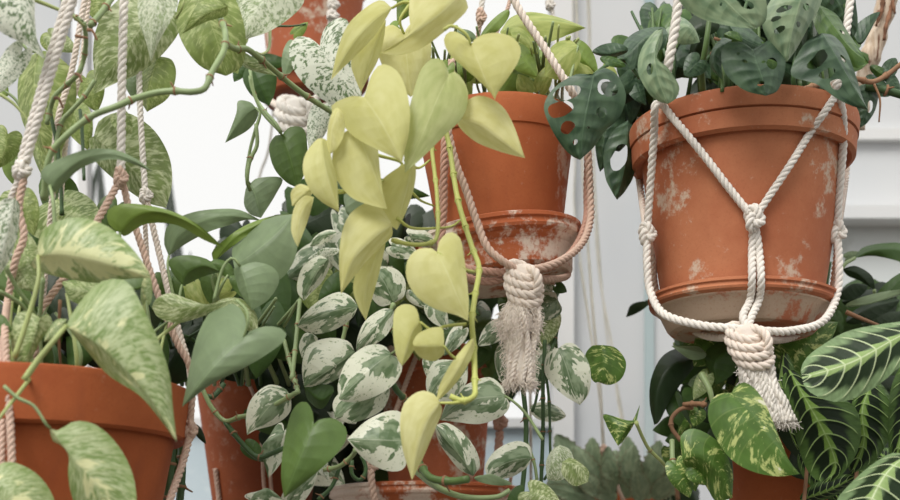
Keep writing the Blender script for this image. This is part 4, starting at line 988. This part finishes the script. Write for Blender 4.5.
# ---------- swiss-cheese plant
P = plant('monstera', (742, 90, 1.2), 'dark green holed-leaf plant filling the large right pot and spilling over its left side')
m = 'monstera'
leaf(P, m, 1.08, [(594, 74), (590, 96), (584, 126), (580, 160)], [(600, 70), (606, 68), (618, 76), (626, 96), (619, 118), (606, 130), (594, 147)], [(586, 74), (574, 75), (554, 88), (544, 106), (550, 126), (562, 146), (572, 156)],
     holes=[(.27, .52, .095, .30), (.50, .42, .055, .17), (.33, -.62, .085, .34), (.50, -.62, .07, .34), (.66, -.5, .06, .24), (.66, .2, .025, .09), (.8, -.3, .03, .15)], cup=.1)
leaf(P, 'monstera_pale', 1.07, [(663, 28), (655, 50), (658, 78), (668, 104)], [(662, 44), (657, 58), (668, 68), (679, 86), (676, 98)], [(654, 32), (641, 50), (638, 72), (648, 92), (658, 101)], holes=[(.55, -.35, .07, .18)])
leaf(P, m, 1.14, [(668, 34), (646, 38), (624, 58)], [(664, 48), (644, 56), (632, 70)], [(662, 27), (640, 30), (624, 42)])
leaf(P, m, 1.12, [(628, 50), (608, 54), (592, 52)], w1=6, w2=8, shape='o'); leaf(P, 'monstera_pale', 1.15, [(674, 26), (690, 28), (700, 42)], w1=12, w2=14)
leaf(P, m, 1.2, [(628, 120), (626, 160), (617, 200)], [(634, 130), (635, 170), (626, 190)], [(614, 130), (604, 150), (605, 176), (611, 190)], holes=[(.5, -.3, .16, .4)])
leaf(P, 'monstera', 1.22, [(612, 110), (604, 140), (600, 172)], w1=15, w2=13, holes=[(.6, .4, .12, .2)])
leaf(P, 'monstera_pale', 1.03, [(692, -40), (710, -18), (732, 8), (756, 29)], [(730, -40), (755, -20), (766, 0), (766, 20)], [(676, -20), (680, 2), (700, 18), (730, 26)], holes=[(.72, .45, .05, .2), (.62, .30, .035, .1), (.6, -.2, .02, .1)])
leaf(P, 'monstera_pale', 1.06, [(806, -26), (800, 2), (792, 32), (787, 62)], [(822, -10), (820, 6), (808, 28), (796, 50)], [(790, -20), (772, -2), (762, 22), (770, 44), (779, 58)], holes=[(.45, -.45, .04, .26), (.55, -.6, .03, .2), (.4, .35, .04, .2), (.66, -.45, .035, .25), (.6, .3, .03, .2)])
leaf(P, m, 1.05, [(753, 49), (756, 62), (762, 78), (766, 96)], [(762, 44), (776, 37), (784, 50), (785, 70), (778, 90)], [(742, 42), (726, 44), (721, 56), (726, 74), (744, 90)], holes=[(.5, .5, .08, .2), (.38, -.35, .035, .13), (.30, -.55, .035, .1), (.75, -.1, .05, .2), (.4, .22, .03, .06)], cup=.15)
leaf(P, m, 1.07, [(732, 40), (716, 50), (714, 66), (722, 80)], [(728, 50), (722, 62)], [(722, 38), (712, 50), (710, 66)], shape='o')
leaf(P, m, 1.06, [(822, 33), (836, 56), (852, 84), (868, 110)], [(834, 36), (846, 50), (856, 76), (862, 96)], [(806, 42), (795, 60), (792, 76), (816, 84), (836, 98), (852, 106)], holes=[(.34, -.42, .06, .26), (.50, -.42, .05, .26), (.64, -.5, .05, .25), (.40, .45, .05, .18), (.25, -.3, .025, .14)], cup=.1)
leaf(P, 'monstera_green', 1.09, [(818, 4), (832, 24), (850, 48), (869, 63)], [(836, 14), (848, 32), (860, 50)], [(812, 16), (820, 36), (840, 56), (856, 68)], holes=[(.5, .4, .03, .2)])
leaf(P, m, 1.14, [(824, -20), (842, 10), (852, 38)], [(850, -16), (857, 12), (857, 30)], [(816, -6), (828, 16), (842, 34)], holes=[(.55, .35, .05, .2), (.4, -.3, .04, .2)])
leaf(P, m, 1.2, [(866, 82), (868, 104), (860, 128)], [(878, 88), (876, 108), (868, 122)], [(856, 90), (856, 108), (856, 120)], holes=[(.55, .3, .12, .3)])
leaf(P, m, 1.22, [(884, 78), (896, 58)], w1=8, w2=8, shape='o'); leaf(P, m, 1.22, [(866, 76), (890, 96)], w1=8, w2=9, shape='o'); leaf(P, 'monstera_green', 1.22, [(870, 66), (892, 82)], w1=6, w2=5, shape='o')
leaf(P, m, 1.2, [(852, 34), (862, 44), (880, 12)], w1=5, w2=5, shape='o'); leaf(P, m, 1.2, [(884, 70), (900, 92)], w1=6, w2=6, shape='o')
leaf(P, m, 1.1, [(700, 60), (684, 76)], w1=12, w2=12); leaf(P, 'monstera_green', 1.1, [(742, 42), (724, 34)], w1=6, w2=7, shape='o')
leaf(P, 'monstera_green', 1.12, [(600, 58), (626, 66)], w1=5, w2=5, shape='o'); leaf(P, 'lime', 1.2, [(604, 68), (618, 78)], w1=7, w2=7)
vine(P, [(703, 92, 1.12), (702, 70, 1.11), (706, 45, 1.1), (709, 22, 1.1), (712, -4, 1.11)], 3.2, M_STEM_MID, nodes=False)
vine(P, [(722, 40, 1.09), (716, 52, 1.09), (722, 80, 1.1), (722, 92, 1.1)], 3.0, M_STEM_MID, nodes=False)
vine(P, [(640, 78, 1.15), (624, 60, 1.15), (606, 66, 1.12), (594, 74, 1.09)], 2.0, M_STEM_DARK, nodes=False)
vine(P, [(800, 90, 1.15), (830, 82, 1.17), (856, 79, 1.18), (872, 82, 1.19), (888, 74, 1.2), (906, 60, 1.2)], 2.6, M_BROWN)
vine(P, [(866, 86, 1.2), (884, 90, 1.2), (906, 96, 1.2)], 4.0, M_STEM_DARK); vine(P, [(874, 84, 1.19), (880, 100, 1.19), (879, 122, 1.19)], 1.2, M_BROWN, nodes=False)
vine(P, [(712, 54, 1.1), (720, 42, 1.08), (714, 38, 1.08)], 2.2, M_BROWN, nodes=False)
for k in range(30):
    x = R.uniform(652, 838); vine(P, [(x, 104, 1.2), (x+R.uniform(-8, 8), 70, 1.18), (x+R.uniform(-25, 25), R.uniform(0, 40), 1.2)], R.uniform(1.5, 2.8), R.choice([M_STEM_MID, M_STEM_DARK, M_STEM_DARK]), nodes=False)
fill(P, ['monstera', 'monstera_green', 'dark'], (650, 30, 835, 92), 66, (1.16, 1.30), (30, 56))
fill(P, ['monstera', 'dark'], (690, -20, 828, 50), 30, (1.2, 1.32), (40, 64))
fill(P, ['monstera', 'dark', 'monstera_green'], (620, 50, 648, 120), 14, (1.2, 1.3), (26, 44))
fill(P, ['monstera', 'dark'], (598, 90, 640, 150), 9, (1.24, 1.3), (26, 44))

# ---------- glossy plant behind right
P = plant('philodendron', (850, 420, 1.5), 'glossy dark green leafy plant behind and right of the right saucer')
d_ = 'deep'
leaf(P, d_, 1.36, [(855, 258), (876, 250), (905, 252), (925, 272)], [(862, 248), (884, 243), (908, 246)], [(874, 256), (900, 262), (916, 272)], st=[(842, 268), (830, 300)], sr=2.2)
leaf(P, 'dark', 1.34, [(842, 269), (858, 274), (875, 291)], [(856, 266), (872, 276)], [(848, 276), (862, 282)], shape='o')
leaf(P, 'satin', 1.4, [(846, 258), (860, 252)], w1=5, w2=5)
leaf(P, 'dark', 1.38, [(838, 296), (852, 284), (868, 286)], w1=7, w2=8, shape='o'); leaf(P, 'dark', 1.4, [(842, 302), (868, 296), (888, 292)], w1=7, w2=8, shape='o')
leaf(P, d_, 1.33, [(874, 304), (890, 290), (910, 270)], w1=7, w2=9, shape='o'); leaf(P, 'satin', 1.3, [(845, 306), (870, 304), (910, 290)], w1=5, w2=4, shape='o')
leaf(P, 'dark', 1.32, [(846, 322), (870, 308), (900, 300)], w1=9, w2=8, shape='o'); leaf(P, 'dark', 1.3, [(880, 326), (905, 312)], w1=9, w2=9)
leaf(P, d_, 1.33, [(836, 314), (842, 334)], w1=6, w2=6)
vine(P, [(846, 312, 1.28), (860, 318, 1.28), (878, 325, 1.29)], 2.2, M_BROWN, nodes=False)
vine(P, [(874, 290, 1.34), (877, 305, 1.35), (879, 320, 1.36)], 1.6, M_STEM_GREEN, nodes=False); vine(P, [(830, 262, 1.4), (826, 290, 1.4), (818, 330, 1.42)], 1.8, M_STEM_DARK, nodes=False)
leaf(P, 'dark', 1.42, [(652, 300), (632, 304), (626, 317)], w1=3, w2=4, shape='o', st=[(668, 300)])
fill(P, ['dark', 'deep', 'dark'], (800, 334, 905, 440), 56, (1.42, 1.56), (46, 76), shape='o')
fill(P, ['dark', 'deep'], (852, 304, 905, 330), 12, (1.4, 1.5), (40, 66), shape='o')

# ---------- golden pothos bottom right
P = plant('pothos', (770, 440, 1.38), 'green plant with yellow-splashed leaves in the shaded pot beneath the white tassel')
XF = (640, 320, .889)
g = 'golden'
leaf(P, g, 1.05, [(743, 402), (762, 424), (786, 454), (820, 493)], [(746, 396), (756, 390), (768, 396), (780, 412), (792, 440), (804, 470), (812, 484)], [(738, 402), (728, 403), (718, 414), (717, 432), (727, 456), (744, 478), (768, 491), (796, 496)], dY=-.01, cup=.12)
leaf(P, g, 1.08, [(688, 477), (706, 474), (728, 490), (744, 520)], [(686, 464), (686, 450), (698, 442), (716, 448), (734, 464), (744, 492)], [(690, 484), (704, 492), (716, 510), (726, 524)])
leaf(P, 'dark', 1.26, [(702, 364), (676, 372), (660, 396), (656, 438)], [(700, 374), (686, 392), (672, 414), (662, 434)], [(684, 352), (664, 362), (652, 388), (651, 416)])
leaf(P, 'deep', 1.30, [(690, 440), (672, 428), (654, 444)], w1=12, w2=14); leaf(P, 'deep', 1.28, [(690, 452), (668, 456)], w1=10, w2=10)
leaf(P, 'satin', 1.2, [(715, 358), (696, 354), (675, 349)], [(712, 363), (696, 364)], [(706, 350), (690, 349)], shape='o')
leaf(P, g, 1.22, [(738, 334), (720, 350), (700, 372)], w1=24, w2=26); leaf(P, 'deep', 1.2, [(738, 352), (724, 370), (726, 392)], w1=20, w2=22)
leaf(P, 'golden', 1.25, [(720, 336), (702, 332), (690, 346)], w1=12, w2=12)
leaf(P, 'goldlight', 1.2, [(716, 382), (706, 392), (700, 410)], w1=10, w2=10); leaf(P, g, 1.2, [(706, 422), (700, 440)], w1=10, w2=9)
leaf(P, g, 1.1, [(680, 482), (690, 500), (696, 520)], w1=16, w2=14); leaf(P, g, 1.09, [(700, 486), (714, 506)], w1=8, w2=12)
XF = None
leaf(P, 'golden', 1.24, [(790, 358), (812, 338), (838, 322)], w1=20, w2=18); leaf(P, 'golden', 1.26, [(780, 350), (790, 374)], w1=14, w2=14)
XF = (640, 320, .889)
vine(P, [(709, 381, 1.18), (718, 398, 1.17), (722, 414, 1.17)], 3.6, M_STEM_GREEN, nodes=False)
vine(P, [(689, 415, 1.2), (702, 414, 1.19), (714, 415, 1.18)], 2.4, M_BROWN); vine(P, [(686, 456, 1.2), (676, 442, 1.2), (676, 430, 1.2), (686, 420, 1.2), (700, 418, 1.2)], 2.2, M_BROWN)
vine(P, [(676, 455, 1.18), (677, 480, 1.17), (682, 500, 1.16)], 2.6, M_STEM_GREEN); vine(P, [(738, 470, 1.1), (742, 480, 1.12), (744, 500, 1.15)], 1.8, M_STEM_DARK, nodes=False)
fill(P, ['deep', 'dark', 'golden'], (690, 340, 780, 420), 34, (1.3, 1.44), (36, 60))
fill(P, ['deep', 'golden', 'dark'], (686, 420, 736, 500), 22, (1.2, 1.32), (34, 54))

XF = None
fill(P, ['deep', 'golden'], (756, 335, 800, 372), 10, (1.26, 1.34), (34, 54))
# ---------- prayer plant
P = plant('prayer_plant', (860, 520, 1.15), 'prayer plant with pale-veined, dark-blotched oval leaves in the bottom right corner')
leaf(P, 'maranta_pale', 1.02, [(936, 318), (896, 338), (852, 362), (802, 378)], [(930, 352), (900, 367), (886, 379), (862, 395), (838, 402), (816, 396), (804, 386)], [(915, 320), (882, 324), (848, 331), (824, 344), (808, 356), (801, 368)], cup=.08)
leaf(P, 'maranta', 1.08, [(789, 370), (806, 400), (826, 436), (836, 466), (826, 482)], [(800, 372), (824, 392), (852, 404), (861, 424), (858, 450), (846, 470), (834, 481)], [(782, 380), (790, 416), (798, 446), (806, 468), (816, 480)], cup=.12)
leaf(P, 'maranta', 1.10, [(872, 382), (862, 410), (864, 442), (852, 474)], [(882, 388), (893, 412), (889, 438), (874, 462)], [(862, 386), (848, 412), (844, 444), (846, 464)], cup=.12)
leaf(P, 'maranta_pale', 1.0, [(906, 455), (884, 476), (866, 512), (850, 560)], [(930, 480), (926, 520), (890, 556)], [(892, 453), (870, 466), (850, 484), (836, 502), (832, 530)], cup=.1)
leaf(P, 'maranta', 1.06, [(925, 350), (912, 400), (900, 440), (895, 470)], [(940, 380), (930, 430), (912, 466)], [(908, 356), (892, 384), (888, 420), (889, 450)], cup=.1)
leaf(P, 'maranta', 1.16, [(800, 500), (830, 490), (856, 476)], w1=10, w2=10, shape='o'); leaf(P, 'maranta', 1.18, [(800, 452), (840, 500)], w1=14, w2=14, shape='o')
leaf(P, 'maranta', 1.16, [(784, 352), (778, 400), (798, 450)], w1=10, w2=9, shape='o'); leaf(P, 'maranta', 1.18, [(900, 470), (876, 450)], w1=14, w2=12, shape='o')
fill(P, ['maranta', 'dark'], (800, 400, 905, 500), 24, (1.22, 1.34), (50, 76), shape='o')
for x in (800, 850, 890): vine(P, [(x, 540, 1.15), (x+6, 480, 1.16), (x+10, 420, 1.15)], 2.2, M_BROWN, nodes=False)

# ---------- driftwood branch
t = NT('driftwood'); o = t.obj()
mp = t.n('ShaderNodeMapping'); mp.inputs['Scale'].default_value = (1, 1, .16); t.t.links.new(o, mp.inputs[0])
nz = t.noise(mp.outputs[0], 190, 5, .65); pz = t.noise(mp.outputs[0], 60, 3)
col = t.mix(t.step(nz, .35, .65), rgb(216, 200, 180), rgb(190, 168, 144)); col = t.mix(t.step(pz, .60, .66), col, rgb(112, 76, 56))
M_WOOD = t.finish(col, .9, nz, .8, .002, .2)
M_BARK = plain('flaking_bark', rgb(128, 92, 70), .95, .45, 60, .9)
root = thing('driftwood_branch', at(862, 110, 1.35), 'bare weathered branch with peeling bark leaning in the top right corner', 'branch')
V, Fc = [], []
Pc = crom([tuple(at(*p)) for p in ((900, -60, 1.35), (888, -5, 1.35), (880, 30, 1.35), (868, 62, 1.35), (860, 95, 1.36), (856, 130, 1.37))], 60)
tube_data(Pc, lambda s: (9.5+1.2*math.sin(s*23)+.8*math.sin(s*51))*1.35/F, 16, V, Fc)
V = [v+Vector((R.uniform(-1, 1), R.uniform(-1, 1), 0))*.0004 for v in V]
mk('wood', V, Fc, M_WOOD, root)
for pts, rr_ in (([(892, -10, 1.345), (890, 12, 1.34), (886, 26, 1.335), (884, 40, 1.335)], 3), ([(883, -10, 1.34), (882, 8, 1.338), (876, 26, 1.338)], 2.6), ([(879, 12, 1.335), (872, 20, 1.33), (868, 28, 1.33)], 1.8), ([(897, -20, 1.34), (893, 0, 1.335), (895, 14, 1.335)], 2.4)):
    V, Fc = tube_data(crom([tuple(at(*p)) for p in pts], 14), lambda s: rr_*1.35/F*(.7+.5*math.sin(s*14+rr_)**2)*(1.15-s*.6), 7)
    mk('bark', V, Fc, M_BARK, root)

# ================================================================== CAMERA AND LIGHT
cd = bpy.data.cameras.new('camera'); cam = bpy.data.objects.new('camera', cd); COL.objects.link(cam)
cam.location = (0, 0, CZ); cam.rotation_euler = (PI/2, 0, 0)
cd.sensor_width = 36; cd.lens = 50; cd.shift_y = (HOR-250)/900
cd.dof.use_dof = True; cd.dof.focus_distance = 1.16; cd.dof.aperture_fstop = 5.6
cd.clip_start = .05
sc = bpy.context.scene; sc.camera = cam
w = bpy.data.worlds.new('World'); sc.world = w; w.use_nodes = True
nt = w.node_tree; nt.nodes.clear()
o = nt.nodes.new('ShaderNodeOutputWorld'); bg = nt.nodes.new('ShaderNodeBackground')
tc = nt.nodes.new('ShaderNodeTexCoord'); sx = nt.nodes.new('ShaderNodeSeparateXYZ')
cr = nt.nodes.new('ShaderNodeValToRGB')
nt.links.new(tc.outputs['Generated'], sx.inputs[0])
mr = nt.nodes.new('ShaderNodeMapRange'); mr.inputs[1].default_value = -1; mr.inputs[2].default_value = 1
nt.links.new(sx.outputs[2], mr.inputs[0]); nt.links.new(mr.outputs[0], cr.inputs[0])
e = cr.color_ramp.elements
e[0].position = 0.0; e[0].color = (.08, .08, .075, 1); e[1].position = 1.0; e[1].color = (1.25, 1.25, 1.25, 1)
a = e.new(.47); a.color = (.20, .20, .20, 1); a = e.new(.52); a.color = (.87, .86, .845, 1); a = e.new(.74); a.color = (.87, .86, .845, 1)
nt.links.new(cr.outputs[0], bg.inputs[0]); bg.inputs[1].default_value = 1.0
nt.links.new(bg.outputs[0], o.inputs[0])
def sun(name, az, el, st, ang, c):
    l = bpy.data.lights.new(name, 'SUN'); l.energy = st; l.angle = math.radians(ang); l.color = c
    ob = bpy.data.objects.new(name, l); COL.objects.link(ob)
    d = Vector((math.sin(az)*math.cos(el), -math.cos(az)*math.cos(el), math.sin(el)))   # direction to the sun
    ob.rotation_euler = d.to_track_quat('Z', 'Y').to_euler()
sun('soft_daylight', math.radians(-30), math.radians(46), 2.1, 30, (1, .97, .93))
sc.view_settings.view_transform = 'Standard'; sc.view_settings.look = 'None'
sc.view_settings.exposure = 0.22; sc.view_settings.gamma = 1.0
